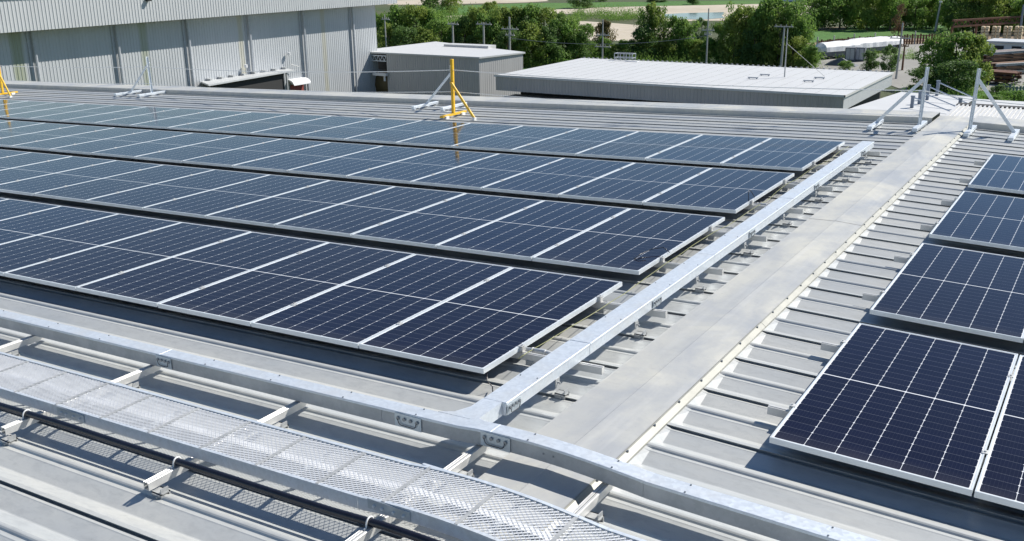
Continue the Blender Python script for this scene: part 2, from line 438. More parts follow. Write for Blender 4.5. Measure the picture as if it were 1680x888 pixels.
# tray across the foreground with tee
tx = thing('cable_tray', 'covered galvanised cable tray crossing the foreground and bending over the ridge', 'cable tray', (0, 0, 0))
XY0, XY1 = 1.520, 1.625
cuts = [-7.0, -5.1, -2.66, -.70, .05, .98, 3.3, 5.2]
for i in range(len(cuts)-1):
    mb = MB(); path_prism(mb, xsamp(cuts[i]+.0004, cuts[i+1]-.0004), XY0+.004, XY1-.004, .100, .194); mb.build('tray_side', M['galvdull_shade'], tx, bevel=.002)  # sides take the darker steel, shade of the near face put into colour
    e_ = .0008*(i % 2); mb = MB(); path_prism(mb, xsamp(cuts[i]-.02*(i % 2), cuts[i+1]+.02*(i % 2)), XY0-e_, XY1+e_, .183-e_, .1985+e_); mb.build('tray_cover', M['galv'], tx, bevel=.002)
tee = MB(); poly = [(-.36, 1.6255), (-.275, 1.67), (-.229, 1.77), (-.229, 1.90), (-.097, 1.90), (-.097, 1.66), (-.02, 1.6255)]
n = len(poly); vs = [(x, y, rz(x)+.112) for x, y in poly]+[(x, y, rz(x)+.2005) for x, y in poly]
tee.add(vs, [tuple(range(n)), tuple(range(n, 2*n))[::-1]]+[((i+1) % n, i, n+i, n+(i+1) % n) for i in range(n)]); tee.build('tee_piece', M['galv'], tx)
for xx_ in (-.50, .10): joint_plate(tx, (xx_, XY0, rz(xx_)+bumpx(xx_)+.148), 'x', .085, .19)
joint_plate(tx, (-2.60, XY0, rz(-2.60)+.15), 'x', .08, .15); joint_plate(tx, (-5.1, XY0, rz(-5.1)+.15), 'x', .08, .15)
for xx_ in (.40, .46):
    MB().tube([(xx_, XY0+.003, rz(xx_)+bumpx(xx_)+.15), (xx_, XY0-.001, rz(xx_)+bumpx(xx_)+.15)], .006, 8).build('hole_plug', M['bolt'], tx)
# screws in covers
for x in [-4.6, -3.9, -3.3, -2.2, -1.6, -1.0, -.45, .3, .8, 1.2, 1.9, 2.4]:
    for yy in (XY0+.012, XY1-.014):
        z = rz(x)+bumpx(x)+.2; MB().tube([(x, yy, z-.002), (x, yy, z+.004)], .005, 6).build('screw', M['bolt'], tx)
for y in [2.3, 3.5, 4.4, 5.0, 6.0, 7.2, 8.2, 9.4, 10.6]:
    for x in (TYX0+.02, TYX1-.02):
        x += TSL*(y-1.9); MB().tube([(x, y, rz(x)+.198), (x, y, rz(x)+.2045)], .005, 6).build('screw', M['bolt'], ty)

# supporting channels across the ribs (slotted aluminium channel + rib clamps)
def rib_clamp_mb(mb, q):
    """q: point on rib crown"""
    q = Vector(q)
    mb.box(q+Vector((0, -.022, -.008)), (.075, .008, .052)); mb.box(q+Vector((0, .030, -.002)), (.075, .008, .036))
    mb.box(q+Vector((0, .004, .012)), (.075, .060, .008)); mb.box(q+Vector((0, -.030, .008)), (.060, .010, .006)); mb.box(q+Vector((0, -.028, -.020)), (.075, .008, .006))
    mb.tube([q+Vector((.012, -.040, -.004)), q+Vector((.012, .04, -.004))], .006, 6)
    mb.box(q+Vector((.030, .004, .026)), (.006, .05, .030))
    return mb
def strut(x, y0, y1, label, saddle=True):
    z = rz(x)+bumpx(x)*.6
    t = thing('support_channel', label, 'channel', (x, y0, z), 'aluminium channels carrying the trays')
    mb = MB(); L = y1-y0; w, h, th = .042, .048, .004; zb = .046
    mb.span((-w/2, 0, zb), (-w/2+th, L, zb+h)); mb.span((w/2-th, 0, zb), (w/2, L, zb+h)); mb.span((-w/2+th, 0, zb), (w/2-th, L, zb+th))
    mb.span((-w/2+th, 0, zb+h-th), (-w/2+.019, L, zb+h)); mb.span((w/2-.019, 0, zb+h-th), (w/2-th, L, zb+h))
    mb.build('channel', M['alurail'], t, bevel=.0012)
    for ry in (.41, 1.31):
        if y0 < ry+.03 < y1:
            c = rib_clamp_mb(MB(), (.052, ry-y0+.006, CROWN)); c.build('rib_clamp', M['galvdull_shade'], t)
    if saddle:
        c = MB(); yc = .585-y0; pts = [(0.0, yc-.045, zb+h+.004), (0, yc-.028, zb+h+.004)]+[(0, yc-.026*cos(pi*i/8), zb+h+.022+.026*sin(pi*i/8)) for i in range(9)]+[(0, yc+.028, zb+h+.004), (0, yc+.045, zb+h+.004)]
        c.tube(pts, .005, 6); c.build('pipe_saddle', M['tie'], t, True)
    return t
sn = ['leftmost', 'second', 'third', 'fourth', 'fifth']
for x, nm in ((-5.5, 'hidden'), (-4.12, 'far left'), (-2.75, 'left'), (-1.38, 'middle'), (-.02, 'right of middle')):
    if nm == 'hidden': strut(x, .35, 1.64, 'pale support channel beyond the left end of the expanded mesh tray'); continue
    strut(x, .37 if x > -2 else .42, 1.64, f'pale aluminium support channel, {nm} one passing under the mesh tray')
strut(.76, -.1, 1.64, 'pale double channel on the ridge capping edge, rightmost under the mesh tray')
# short supports at the long tray
k = 0
for r in range(4):
    for j, dy in enumerate((.47, 1.66)):
        y = YL[r]+dy; ry = .10+.3*math.floor((y-.16-.10)/.3)
        t = thing('tray_support', f'{["","second ","third ","fourth ","fifth ","sixth ","seventh ","farthest "][k]}small clamp bracket under the long cable tray{", nearest the tee" if k==0 else ", counted from the tee"}', 'bracket', (-.03, ry, rz(-.03)), 'clamp brackets under the long tray')
        rib_clamp_mb(MB(), (0, .006, CROWN)).build('rib_clamp', M['galvdull_shade'], t)
        mb = MB(); mb.span((-.045, .0, .060), (-.039, .05, .118)); mb.tube([(-.05, .025, .09), (-.02, .025, .09)], .007, 6); mb.build('lug', M['galvdull_shade'], t)
        k += 1

# expanded mesh tray
mt = thing('mesh_cable_tray', 'white expanded metal mesh cable tray crossing the bottom left corner', 'cable tray', (0, 0, 0))
MX0, MX1, MY0, MY1, MH = -7.0, 2.1, .690, 1.085, .164
def mz(x): return rz(x)+bumpx(x)*1.15+MH
def expanded(x0, x1, y0, y1):
    mb = MB(); px, py = .032, .029; w, th = .0024, .0014
    nx = int((x1-x0)/(px/2)); ny = int((y1-y0)/(py/2))
    vs, fs = [], []
    for j in range(ny):
        ya, yb = y0+j*py/2, y0+(j+1)*py/2
        for i in range(nx):
            xa = x0+i*px/2; xb = xa+px/2
            if (i+j) % 2: p, q = (xa, ya), (xb, yb)
            else: p, q = (xa, yb), (xb, ya)
            d = Vector((q[0]-p[0], q[1]-p[1])).normalized(); nx_, ny_ = -d.y*w, d.x*w
            o = len(vs)
            for (a, b), dz in ((p, 0), (q, .0)):
                z = mz(a)
                vs += [(a+nx_, b+ny_, z+th), (a-nx_, b-ny_, z-th)]
            # slanted strand with a thickness edge
            vs += [(p[0]-nx_, p[1]-ny_, mz(p[0])-th*2.4), (q[0]-nx_, q[1]-ny_, mz(q[0])-th*2.4)]
            fs += [(o, o+1, o+3, o+2), (o+1, o+4, o+5, o+3)]
    return mb.add(vs, fs)
expanded(-4.6, MX1, MY0+.006, MY1-.006).build('mesh_cover', M['mesh'], mt)
seg = [-7.0, -5.05, -2.62, -.18, .62, MX1]
for i in range(len(seg)-1):
    for (y0, y1) in ((MY0-.004, MY0+.016), (MY1-.016, MY1+.004)):
        mb = MB(); a, b = seg[i]+.001, seg[i+1]-.001
        vs = []; xs = xsamp(a, b)
        for x in xs:
            z = mz(x); vs += [(x, y0, z-.066 if x < -.0 else z-.066), (x, y0, z+.003), (x, y1, z+.003)]
        if y0 > .8: vs = []; [vs.extend([(x, y1, mz(x)-.066), (x, y1, mz(x)+.003), (x, y0, mz(x)+.003)]) for x in xs]
        fs = [(3*i_+j_, 3*i_+3+j_, 3*i_+4+j_, 3*i_+1+j_) for i_ in range(len(xs)-1) for j_ in (0, 1)]
        o = mb.add(vs, fs).build('side_rail', M['galv'], mt); sm = o.modifiers.new('solid', 'SOLIDIFY'); sm.thickness = .003
x = -6.9; k = 0
while x < MX1:
    mb = MB(); mb.bar((x, MY0, mz(x)+.0035), (x, MY1, mz(x)+.0035), .020, .003); mb.build('cross_bar', M['galvdull_shade'], mt); x += .43
# rungs under the mesh
x = -6.8
while x < MX1:
    mb = MB(); mb.bar((x, MY0+.01, mz(x)-.058), (x, MY1-.01, mz(x)-.058), .026, .012); mb.build('rung', M['galv'], mt); x += .61
for x_ in (-2.45, .02):
    z = mz(x_)
    mb = MB(); mb.bar((x_-.13, MY0-.008, z-.030), (x_+.13, MY0-.008, z-.030), .004, .054); p_ = mb.build('joint_plate', M['plate'], mt)
    for k in (-.09, -.04, .03, .09): MB().tube([(x_+k, MY0-.010, z-.035), (x_+k, MY0-.018, z-.035)], .008, 6).build('bolt', M['tie'], p_)
    mb = MB(); mb.bar((x_-.1, MY1+.012, z-.004), (x_+.17, MY1+.012, z-.004), .016, .006); mb.build('cover_strip', M['galv'], mt)
# cable inside the tray
mb = MB(); xs_ = [-7+i*.25 for i in range(36)]; n = len(xs_); mb.add([p for x in xs_ for p in ((x, .845, mz(x)-.012), (x, .895, mz(x)-.012))], [(2*i, 2*i+2, 2*i+3, 2*i+1) for i in range(n-1)]); mb.build('inner_strip', M['mesh'], mt)
# black sheathed cable along the channels
bc = MB().tube([(x, .585+.004*sin(2.1*x), rz(x)+bumpx(x)*.6+.118+.002*sin(4.4*x)) for x in [-7+i*.15 for i in range(62)]], .0205, 12).build('power_cable', M['cable'], None, True)
tag(bc, 'thick glossy black cable running beside the mesh tray at the bottom left', 'cable')

# small cables near the array edge
ew = MB().tube([(-.475+.02*sin(y*1.9)+.012*sin(y*5), y, rz(-.47)+.118-.022*abs(sin((y-2.86)*pi/1.2))) for y in [2.72+.1*i for i in range(90)]], .0028, 6).build('earth_wire', M['greencable'], None, True)
tag(ew, 'thin yellow green earth wire strung along the right edge of the left array', 'wire')
ew2 = MB().tube([(-.41+.01*sin(y*2.9), y, rz(-.41)-.005+.02*abs(sin((y-2.8)*pi/.3))) for y in [2.9+.05*i for i in range(170)]], .0025, 5).build('thin_wire', M['cable'], None, True)
tag(ew2, 'thin dark wire lying on the ribs between the left array and the tray', 'wire')
def loop(name, pts, label, r=.0035):
    o = MB().tube(pts, r, 6).build(name, M['cable'], None, True); return tag(o, label, 'cable', 'loose connector cables at the array edge')
def on(x, y, h): return Vector((x, y, rz(x)+h))
loop('connector_cable', [on(-.55+.15*(1-cos(pi*i/10))*.5*0-.0-.03*sin(pi*i/10), 7.62-.0+.20*(i/10), .155+.10*sin(pi*i/10)) for i in range(11)], 'black cable loop standing up on the corner of the third row panel', .004)
pts = [on(-.53, 5.42, .155), on(-.60, 5.44, .19), on(-.68, 5.36, .185), on(-.73, 5.22, .165), on(-.74, 5.12, .156), on(-.69, 5.10, .158), on(-.65, 5.17, .165)]
loop('connector_cable', pts, 'black cable curled over the corner of the second row panel', .004)
loop('hanging_cable', [on(-.56, 2.45, .11), on(-.53, 2.40, .06), on(-.50, 2.42, .02), on(-.42, 2.30, .03), on(-.36, 2.22, .035)], 'black cable hanging from the corner of the nearest row onto the roof', .004)
for (y, nm) in ((2.86, 'nearest'), (7.67, 'third')):
    t = thing('conduit', f'short grey conduit tied to the rail end of the {nm} row', 'conduit', (-.5, y+.05, rz(-.5)+.10))
    MB().tube([(-.05, 0, 0), (.1, .01, .01), (.26, 0, .0)], .017, 10).build('pipe', M['pipe'], t, True)
    for dx in (.02, .12): MB().tube([(dx+.0, .022*cos(a*pi/4), .004+.022*sin(a*pi/4)) for a in range(9)], .004, 5).build('cable_tie', M['tie'], t, True)

# ------------------------------------------------------------------ lifeline posts on the roof
def foot_bar(x, y0, y1, h=.045, w=.06):
    mb = MB(); mb.bar((x, y0, rz(x)+CROWN+h*.5+.012), (x, y1, rz(x)+CROWN+h*.5+.012), w, h)
    for y in (y0+.06, y1-.06): mb.box((x, y, rz(x)+CROWN), (w*.8, .06, .03))
    return mb
def stanchion(x, y, ht, dx, label, foots=True, mat='galv'):
    a = TL if x < 0 else -TR; lean = -a
    base = Vector((x, y, rz(x)+CROWN))
    t = thing('lifeline_post', label, 'post', base, 'braced steel posts of the roof safety line')
    def L(mb, nm, m=mat):
        mb.v = [tuple(Vector(p)-base) for p in mb.v]; return mb.build(nm, M[m], t, bevel=.002)
    top = base+Vector((lean*ht, 0, ht))
    mb = MB(); mb.bar(base+Vector((0, 0, .05)), top, .060, .008, (1, 0, 0)); mb.bar(base+Vector((.0, .027, .05)), top+Vector((0, .027, 0)), .008, .055, (1, 0, 0)); L(mb, 'post')
    foot = Vector((x+dx, y+.08, rz(x+dx)+CROWN+.06))
    mid = base+(top-base)*.84
    mb = MB(); mb.bar(mid+Vector((0, .035, 0)), foot, .05, .010, (0, 1, 0)); mb.bar(mid+Vector((0, .058, 0.0)), foot+Vector((0, .023, 0)), .008, .045, (0, 1, 0)); L(mb, 'brace')
    L(foot_bar(x+.01, y-.42, y+.45, .05, .075), 'foot_bar'); L(foot_bar(x+dx, y-.42, y+.45, .05, .075), 'foot_bar')
    return base, top
pe = stanchion(.03, 14.02, .95, -.66, 'galvanised braced post left of the ridge capping, brace to its left')
pf = stanchion(.76, 14.05, .98, .62, 'galvanised braced post right of the ridge capping, brace to its right')
pc = stanchion(-18.35, 14.25, .95, -.9, 'galvanised braced post standing before the hangar wall, leftmost grey one')
pb = stanchion(-8.98, 14.15, .86, -.72, 'galvanised braced post behind the yellow post')
pz = stanchion(-28.2, 14.1, .95, .8, 'galvanised braced post beyond the left edge')
def yellow_post(x, y, ht, dx, label):
    base = Vector((x, y, rz(x)+CROWN+.02)); t = thing('yellow_post', label, 'post', base, 'yellow braced posts')
    mb = MB(); mb.bar((0, 0, 0), (0, 0, ht), .055, .055, (0, 1, 0)); mb.build('post', M['yellow'], t, bevel=.003)
    mb = MB(); mb.bar((-.02, -.035, ht*.60), (dx, -.18, .01), .045, .03, (0, 1, 0)); mb.build('brace', M['yellow'], t, bevel=.002)
    mb = MB(); mb.bar((0, -.42, .02), (0, .42, .02), .05, .04); mb.build('foot_bar', M['yellow'], t, bevel=.002)
    mb = MB(); mb.box((.03, -.28, -.005), (.07, .10, .05)); mb.box((.03, .26, -.005), (.07, .10, .05)); mb.box((dx, -.18, .0), (.05, .07, .05)); mb.build('fixing', M['tie'], t)
    return base, base+Vector((0, 0, ht))
yb = yellow_post(-8.25, 13.12, 1.06, .60, 'yellow painted post with diagonal yellow brace in the middle of the roof edge')
yl = yellow_post(-23.0, 13.15, 1.06, .62, 'yellow brace and post cut off by the left edge of the picture')
def rope(name, anchors, label, r=.006):
    pts = []
    for a, b in zip(anchors[:-1], anchors[1:]):
        L = (b-a).length
        for i in range(12): s_ = i/12; pts.append(a.lerp(b, s_)+Vector((0, 0, -4*s_*(1-s_)*L*.008)))
    pts.append(anchors[-1]); o = MB().tube(pts, r, 5).build(name, M['rope'], None, True); return tag(o, label, 'wire rope', 'safety lines between the posts')
def frac(p, f): return p[0]+(p[1]-p[0])*f
ybt = yb[0]
rope('safety_line', [frac(pz, .8), frac(pc, .74), ybt+Vector((.03, 0, .86)), frac(pe, .62)+Vector((0, 0, 0)), frac(pf, .52), Vector((5.5, 14.2, .42))], 'upper wire rope strung between the roof edge posts', .0075)
rope('safety_line', [frac(pz, .4), frac(pc, .30), ybt+Vector((.03, 0, .45)), frac(pe, .22)], 'lower wire rope strung between the roof edge posts', .006)
# ------------------------------------------------------------------ ground and fields
GZ = -12.0
def ground_mat(name, cols, sc=.05, fine=1.2, rough=.95, bump=.0):
    t = NT(name); p = t.pos()
    a = t.ramp(t.noise(p, sc, 6, .6, .3), .35, .65); b = t.ramp(t.noise(p, fine, 5, .65), .35, .7)
    c = t.mix(a, cols[0], cols[1]); c = t.mix(t.math('MULTIPLY', b, .55), c, cols[2]); t.set(color=c, rough=rough)
    if bump: t.bump(t.noise(p, fine*2, 4), bump, .5)
    return t.m
M['earth'] = ground_mat('ground_scrub', ((.055, .085, .025), (.10, .10, .05), (.03, .05, .018)), .04, .7, bump=.6)
M['grass'] = ground_mat('field_grass', ((.055, .16, .022), (.09, .19, .03), (.04, .10, .02)), .06, .5, bump=.8)
M['dirt'] = ground_mat('bare_earth', ((.30, .22, .15), (.24, .17, .11), (.16, .13, .07)), .08, .8)
M['sand'] = ground_mat('pale_sand', ((.56, .49, .40), (.48, .42, .34), (.34, .30, .18)), .06, .35)
M['yard'] = ground_mat('yard_concrete', ((.34, .33, .30), (.27, .26, .24), (.20, .19, .17)), .1, 1.2)
g = MB(); S = 2600; gx = [-S, -400, -150, 0, 150, 400, S]
g.add([(x, y, GZ) for x in gx for y in gx], [(i*7+j, (i+1)*7+j, (i+1)*7+j+1, i*7+j+1) for i in range(6) for j in range(6)])
tag(g.build('ground', M['earth']), kind='structure')
def patch(name, mat, pts, h):
    vs = [at_z(u, v, GZ) for u, v in pts]; mb = MB(); n = len(vs)
    # subdivide each edge and shake it so that outlines are irregular
    out = []; r_ = random.Random(len(pts)*17+int(h*1000))
    for i in range(n):
        a, b = vs[i], vs[(i+1) % n]; L = (b-a).length; k = max(1, int(L/6))
        for j in range(k):
            p = a.lerp(b, j/k); q = min(2.0, L*.03); out.append((p.x+r_.uniform(-q, q), p.y+r_.uniform(-q, q), GZ+h))
    o = bpy.data.meshes.new(name); bm_v = out
    mb.add(out, [tuple(range(len(out)))]); o = mb.build(name, mat)
    if o.data.polygons[0].normal.z < 0: o.data.flip_normals()
    return tag(o, kind='structure')
patch('sand_flat', M['sand'], [(880, 17), (1000, 12), (1190, 8), (1330, 5), (1330, 24), (1200, 34), (1100, 36), (1050, 30), (1000, 26), (905, 22)], .06)
patch('sand_flat', M['sand'], [(940, 34), (1000, 38), (1060, 43), (1120, 50), (1100, 62), (1040, 68), (960, 66)], .06)
patch('dirt_track', M['sand'], [(690, 27), (730, 27), (790, 24), (800, 31), (740, 34), (690, 36)], .06)
patch('grass_field', M['grass'], [(700, 12), (860, 6), (1190, 1.5), (1330, 1), (1330, 6), (1190, 8), (1000, 12), (880, 17), (800, 24), (720, 27)], .08)
patch('dry_field', M['sand'], [(640, 1), (900, -4), (900, 2), (860, 4.5), (700, 8), (640, 8)], .04)
patch('grass_field', M['grass'], [(1320, 47), (1560, 42), (1560, 66), (1480, 62), (1400, 64), (1320, 72)], .08)
patch('grass_field', M['grass'], [(845, 98), (1010, 96), (1010, 112), (845, 118)], .08)
patch('dirt_bank', M['dirt'], [(1335, 45), (1390, 46), (1385, 50), (1335, 52)], .12)
patch('dirt_bank', M['dirt'], [(1320, 66), (1480, 58), (1690, 50), (1690, 70), (1500, 74), (1320, 84)], .04)
patch('yard', M['yard'], [(1325, 82), (1500, 72), (1690, 68), (1700, 152), (1560, 160), (1480, 150), (1400, 120), (1330, 112)], .05)
patch('grass_field', M['grass'], [(1600, 150), (1700, 158), (1720, 210), (1500, 210), (1500, 150)], .09)
wt = NT('pond_water'); wt.set(color=(.12, .15, .16), rough=.08); wt.bump(wt.noise(wt.pos(), .6, 3), .08, .1)
tag(patch('pond', wt.m, [(1088, 24), (1130, 22), (1185, 21), (1190, 30), (1150, 33), (1095, 31)], .10), kind='structure')

# ------------------------------------------------------------------ cladding and the buildings around
def cladding(name, col, dirt=.1, stains=None, metal=.1, rough=.55):
    t = NT(name); p = t.pos(); s = t.sep(p)
    n1 = t.ramp(t.noise(t.scale(p, (1, 1, .15)), .9, 5, .6), .35, .7); n2 = t.ramp(t.noise(t.scale(p, (3, 3, .1)), 2, 3), .4, .7)
    c = t.mix(n1, col, tuple(x*(1-dirt) for x in col)); c = t.mix(t.math('MULTIPLY', n2, .35), c, tuple(x*.82 for x in col))
    if stains:
        for (y0, w, colr, k) in stains:
            wob = t.math('ADD', s[1], t.math('MULTIPLY', t.noise(t.scale(p, (1, 1, .4)), 2.0, 2), .25))
            d = t.math('ABSOLUTE', t.math('SUBTRACT', wob, y0+.12))
            f = t.ramp(d, w*.55, w, k, 0); f2 = t.ramp(t.noise(t.scale(p, (4, 4, .12)), 2.2, 4), .25, .6, .55, 1)
            c = t.mix(t.math('MULTIPLY', f, f2), c, colr)
    t.set(color=c, rough=rough, metal=metal); return t.m
def ribbed_wall(mb, a, b, z0, z1, normal, pitch=.25, depth=.035):
    """vertical ribbed sheet from a to b (xy), standing between z0 and z1 (each may be a pair)"""
    a, b = Vector((*a, 0)), Vector((*b, 0)); d = b-a; L = d.length; d.normalize(); nrm = Vector((*normal, 0))
    z0 = z0 if isinstance(z0, tuple) else (z0, z0); z1 = z1 if isinstance(z1, tuple) else (z1, z1)
    pts = []; n = int(L/pitch)
    for i in range(n):
        s0 = L*i/n; w = L/n
        for f, h in ((0, 0), (.55, 0), (.66, 1), (.88, 1)): pts.append((s0+f*w, h*depth))
    pts.append((L, 0)); vs = []
    for s_, h in pts:
        q = a+d*s_+nrm*h; f = s_/L
        vs += [(q.x, q.y, z0[0]+(z0[1]-z0[0])*f), (q.x, q.y, z1[0]+(z1[1]-z1[0])*f)]
    return mb.add(vs, [(2*i, 2*i+2, 2*i+3, 2*i+1) for i in range(len(pts)-1)])
HX = -60.0
green = (.30, .33, .22); tan = (.46, .44, .34)
M['hangar'] = cladding('hangar_cladding', (.52, .54, .555), .08, [(37.2, .55, green, .9), (47.3, .42, green, .75), (56.9, .34, tan, .8), (66.9, .36, tan, .75)])
M['fascia'] = cladding('hangar_fascia', (.56, .575, .58), .06)
M['blockwall'] = cladding('block_cladding', (.53, .515, .50), .08)
M['flatwall_shaded'] = cladding('annex_cladding_shaded', (.47, .445, .42), .10)  # darker than the sunlit side band, with shade in the colour
M['whitewall'] = cladding('white_cladding', (.80, .80, .80), .06)
M['whiteroof'] = cladding('white_roof_sheet', (.62, .62, .61), .05, metal=.0, rough=.5)
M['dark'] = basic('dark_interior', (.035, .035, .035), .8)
M['downpipe'] = basic('downpipe_grey', (.44, .46, .49), .45, .1)
M['slate'] = basic('trim_grey', (.20, .24, .30), .5, .2)
hg = thing('hangar', 'huge pale grey ribbed metal hangar with dark stained wall behind the left roof edge', 'building', (HX, 55, GZ))
def off(mb, base):
    mb.v = [tuple(Vector(p)-Vector(base)) for p in mb.v]; return mb
HB = (HX, 55, GZ); Y0H, Y1H = 10.0, 74.4
off(ribbed_wall(MB(), (HX, Y0H), (HX, Y1H), GZ, -1.4, (1, 0), .26, .022), HB).build('wall', M['hangar'], hg)
mb = MB(); mb.add([(HX, Y1H, GZ), (HX-30, Y1H, GZ), (HX-30, Y1H, 2), (HX, Y1H, 0)], [(0, 1, 2, 3)]); off(mb, HB).build('wall', M['hangar'], hg)
mb = MB(); FX = HX+1.30
ribbed_wall(mb, (FX, Y0H), (FX, Y1H+1.8), -1.62, .42, (1, 0), .26, .025); fo = off(mb, HB).build('fascia', M['fascia'], hg)
mb = MB(); mb.add([(HX-.2, Y0H, -1.5), (FX, Y0H, -1.62), (FX, Y1H+1.8, -1.62), (HX-.2, Y1H+1.8, -1.5)], [(0, 1, 2, 3)]); ribbed_wall(mb, (FX, Y1H+1.8), (HX-30, Y1H+1.8), -1.62, .42, (0, 1), .26, .04)
off(mb, HB).build('soffit', M['fascia'], hg)
mb = MB(); mb.span((FX-.02, Y0H, .42), (FX+.09, Y1H+1.85, .50)); mb.add([(FX, Y0H, .46), (FX-30, Y0H, 3.4), (FX-30, Y1H+1.8, 3.4), (FX, Y1H+1.8, .46)], [(0, 1, 2, 3)]); off(mb, HB).build('roof', M['whiteroof'], hg)
for y in (31.9, 38.35, 44.9, 51.35, 57.75, 64.2, 70.8):
    mb = MB(); mb.tube([(HX+.22, y, GZ), (HX+.22, y, -1.5)], .11, 8); mb.span((HX, y-.36, -11), (HX+.08, y-.18, -1.5)); off(mb, HB).build('downpipe', M['downpipe'], hg)
for y in (31.0, 47.0):
    mb = MB(); mb.box((FX+.18, y, -.05), (.3, .28, .22)); mb.box((FX+.05, y, .02), (.15, .08, .08)); off(mb, HB).build('wall_light', M['dark'], hg)
# lean-to canopy on the hangar wall
cn = thing('canopy', 'long flat metal canopy sticking out of the hangar wall on a steel frame', 'canopy', (HX, 57, -8))
q = [at_x(330, 134, HX), at_x(471, 112.5, HX), at_x(483, 115, HX+2.6), at_x(342, 139, HX+2.6)]
mb = MB(); mb.add([tuple(p) for p in q], [(0, 3, 2, 1)]); off(mb, (HX, 57, -8)); o = mb.build('canopy_roof', M['fascia'], cn); sm = o.modifiers.new('s', 'SOLIDIFY'); sm.thickness = .12
for i in range(8):
    p = q[0].lerp(q[1], (i+.5)/8); mb = MB(); mb.box((HX+.25, p.y, p.z+.10), (.5, .22, .16)); off(mb, (HX, 57, -8)); mb.build('roof_bracket', M['galvdull_shade'], cn)
a_, b_ = q[3], q[2]
mb = MB(); mb.span((HX+2.4, b_.y-.9, GZ), (HX+2.52, b_.y-.78, b_.z-.1)); off(mb, (HX, 57, -8)); mb.build('canopy_post', M['galvdull_shade'], cn)
mb = MB(); mb.add([(HX+2.3, a_.y+.6, a_.z-.15), (HX+2.3, b_.y-1.0, b_.z-.15), (HX+2.3, b_.y-1.0, GZ), (HX+2.3, a_.y+.6, GZ)], [(0, 1, 2, 3)]); off(mb, (HX, 57, -8)); mb.build('side_wall', M['dark'], cn)  # near-black sheet standing in for the shade under the canopy
for y, h in ((56.9, -5.75), (62.0, -5.2)):
    t = thing('wall_lamp', f'small round lamp on a thin stalk above the {"left" if y<60 else "right"} part of the canopy', 'lamp', (HX+.3, y, h-.9))
    mb = MB(); mb.tube([(0, 0, 0), (0, 0, .8)], .025, 6); mb.tube([(0, .1, 0), (.2, .9, -.3)], .02, 5); mb.build('stalk', M['galvdull_shade'], t)
    mb = MB(); mb.tube([(0, 0, .75), (0, 0, .82), (0, 0, .95), (0, 0, 1.0)], .14, 10); mb.build('lamp_head', M['whitewall'], t)
dr = thing('door_hood', 'small white rounded hood over a red shuttered opening in the hangar wall', 'hood', (HX, 63.0, -9))
mb = MB(); pts = [(.75*sin(a*pi/12), -.48+.5*cos(a*pi/12)) for a in range(7)]
vs = [(HX+x, y, z-7.45) for y in (61.9, 64.0) for (x, z) in pts]; n = 7
mb.add(vs, [(i, i+1, n+i+1, n+i) for i in range(6)]+[tuple(range(7)), tuple(range(7, 14))]); off(mb, (HX, 63, -9)); mb.build('hood', M['whitewall'], dr)
mb = MB(); mb.span((HX+.05, 62.1, GZ), (HX+.12, 63.7, -7.95)); off(mb, (HX, 63, -9)); mb.build('shutter', basic('red_shutter', (.30, .07, .06), .6), dr)

# block building next to the hangar: roof slab, ribbed wall, truss and dark bay
BB = (-53, 77, GZ); bk = thing('block_building', 'boxy grey ribbed metal building with a flat white roof against the hangar end', 'building', BB)
def sub(mb, nm, mat, par, base): return off(mb, base).build(nm, mat, par)
YB = 73.5
sub(ribbed_wall(MB(), (-58.2, YB), (-47.6, YB), GZ, -6.15, (0, -1), .26, .035), 'front_wall', M['blockwall'], bk, BB)
sub(ribbed_wall(MB(), (-47.6, YB), (-46.3, 79.0), GZ, -6.15, (1, 0), .26, .012), 'side_wall', M['blockwall'], bk, BB)
mb = MB(); mb.add([(-62, YB-.15, -6.02), (-47.45, YB-.15, -6.02), (-46.15, 79.2, -6.02), (-60.3, 84.5, -5.9)], [(0, 1, 2, 3)]); o = sub(mb, 'roof', M['whiteroof'], bk, BB); sm = o.modifiers.new('s', 'SOLIDIFY'); sm.thickness = .14
mb = MB(); mb.span((-56.5, 80.6, -8), (-51.2, 82.0, -5.75)); mb.span((-58, 82.4, -8), (-53, 84.4, -6.0)); sub(mb, 'rear_wing', M['whiteroof'], bk, BB)
mb = MB(); mb.add([(-62, YB+3.2, GZ), (-58.2, YB+3.2, GZ), (-58.2, YB+3.2, -6.3), (-62, YB+3.2, -6.3)], [(0, 1, 2, 3)]); mb.add([(-58.2, YB, GZ), (-58.2, YB+3.2, GZ), (-58.2, YB+3.2, -6.3), (-58.2, YB, -6.3)], [(0, 1, 2, 3)]); sub(mb, 'bay_shade', M['dark'], bk, BB)  # near-black sheets stand in for the deep shade of the open bay
mb = MB()
for z in (-6.35, -6.85): mb.bar((-62, YB, z), (-58.25, YB, z), .08, .08)
for i in range(8):
    x = -62+i*.47; mb.bar((x, YB, -6.35), (x+.235, YB, -6.85), .045, .045, (0, 1, 0)); mb.bar((x+.235, YB, -6.85), (x+.47, YB, -6.35), .045, .045, (0, 1, 0))
for x in (-61.7, -61.1): mb.bar((x, YB, GZ), (x, YB, -6.3), .12, .12)
sub(mb, 'truss', M['galv'], bk, BB)
tk = MB(); tk.tube([(-60.7, YB+1.6, -9.2), (-57.9, YB+1.6, -9.2)], 1.35, 20); tg = tk.build('storage_tank', basic('tank_ochre', (.13, .10, .045), .6, .2), None, True)
tag(tg, 'dark ochre round tank in the shaded bay beside the block building', 'tank')
tk = MB(); tk.span((-59.6, YB-.5, -8.2), (-58.0, YB-.2, -7.95)); tk.tube([(-58.3, YB-.3, -8.1), (-58.3, YB-.3, -8.7)], .1, 8); tag(tk.build('pipe_fitting', M['whitewall']), 'white pipe fitting fixed above the round tank', 'pipe')

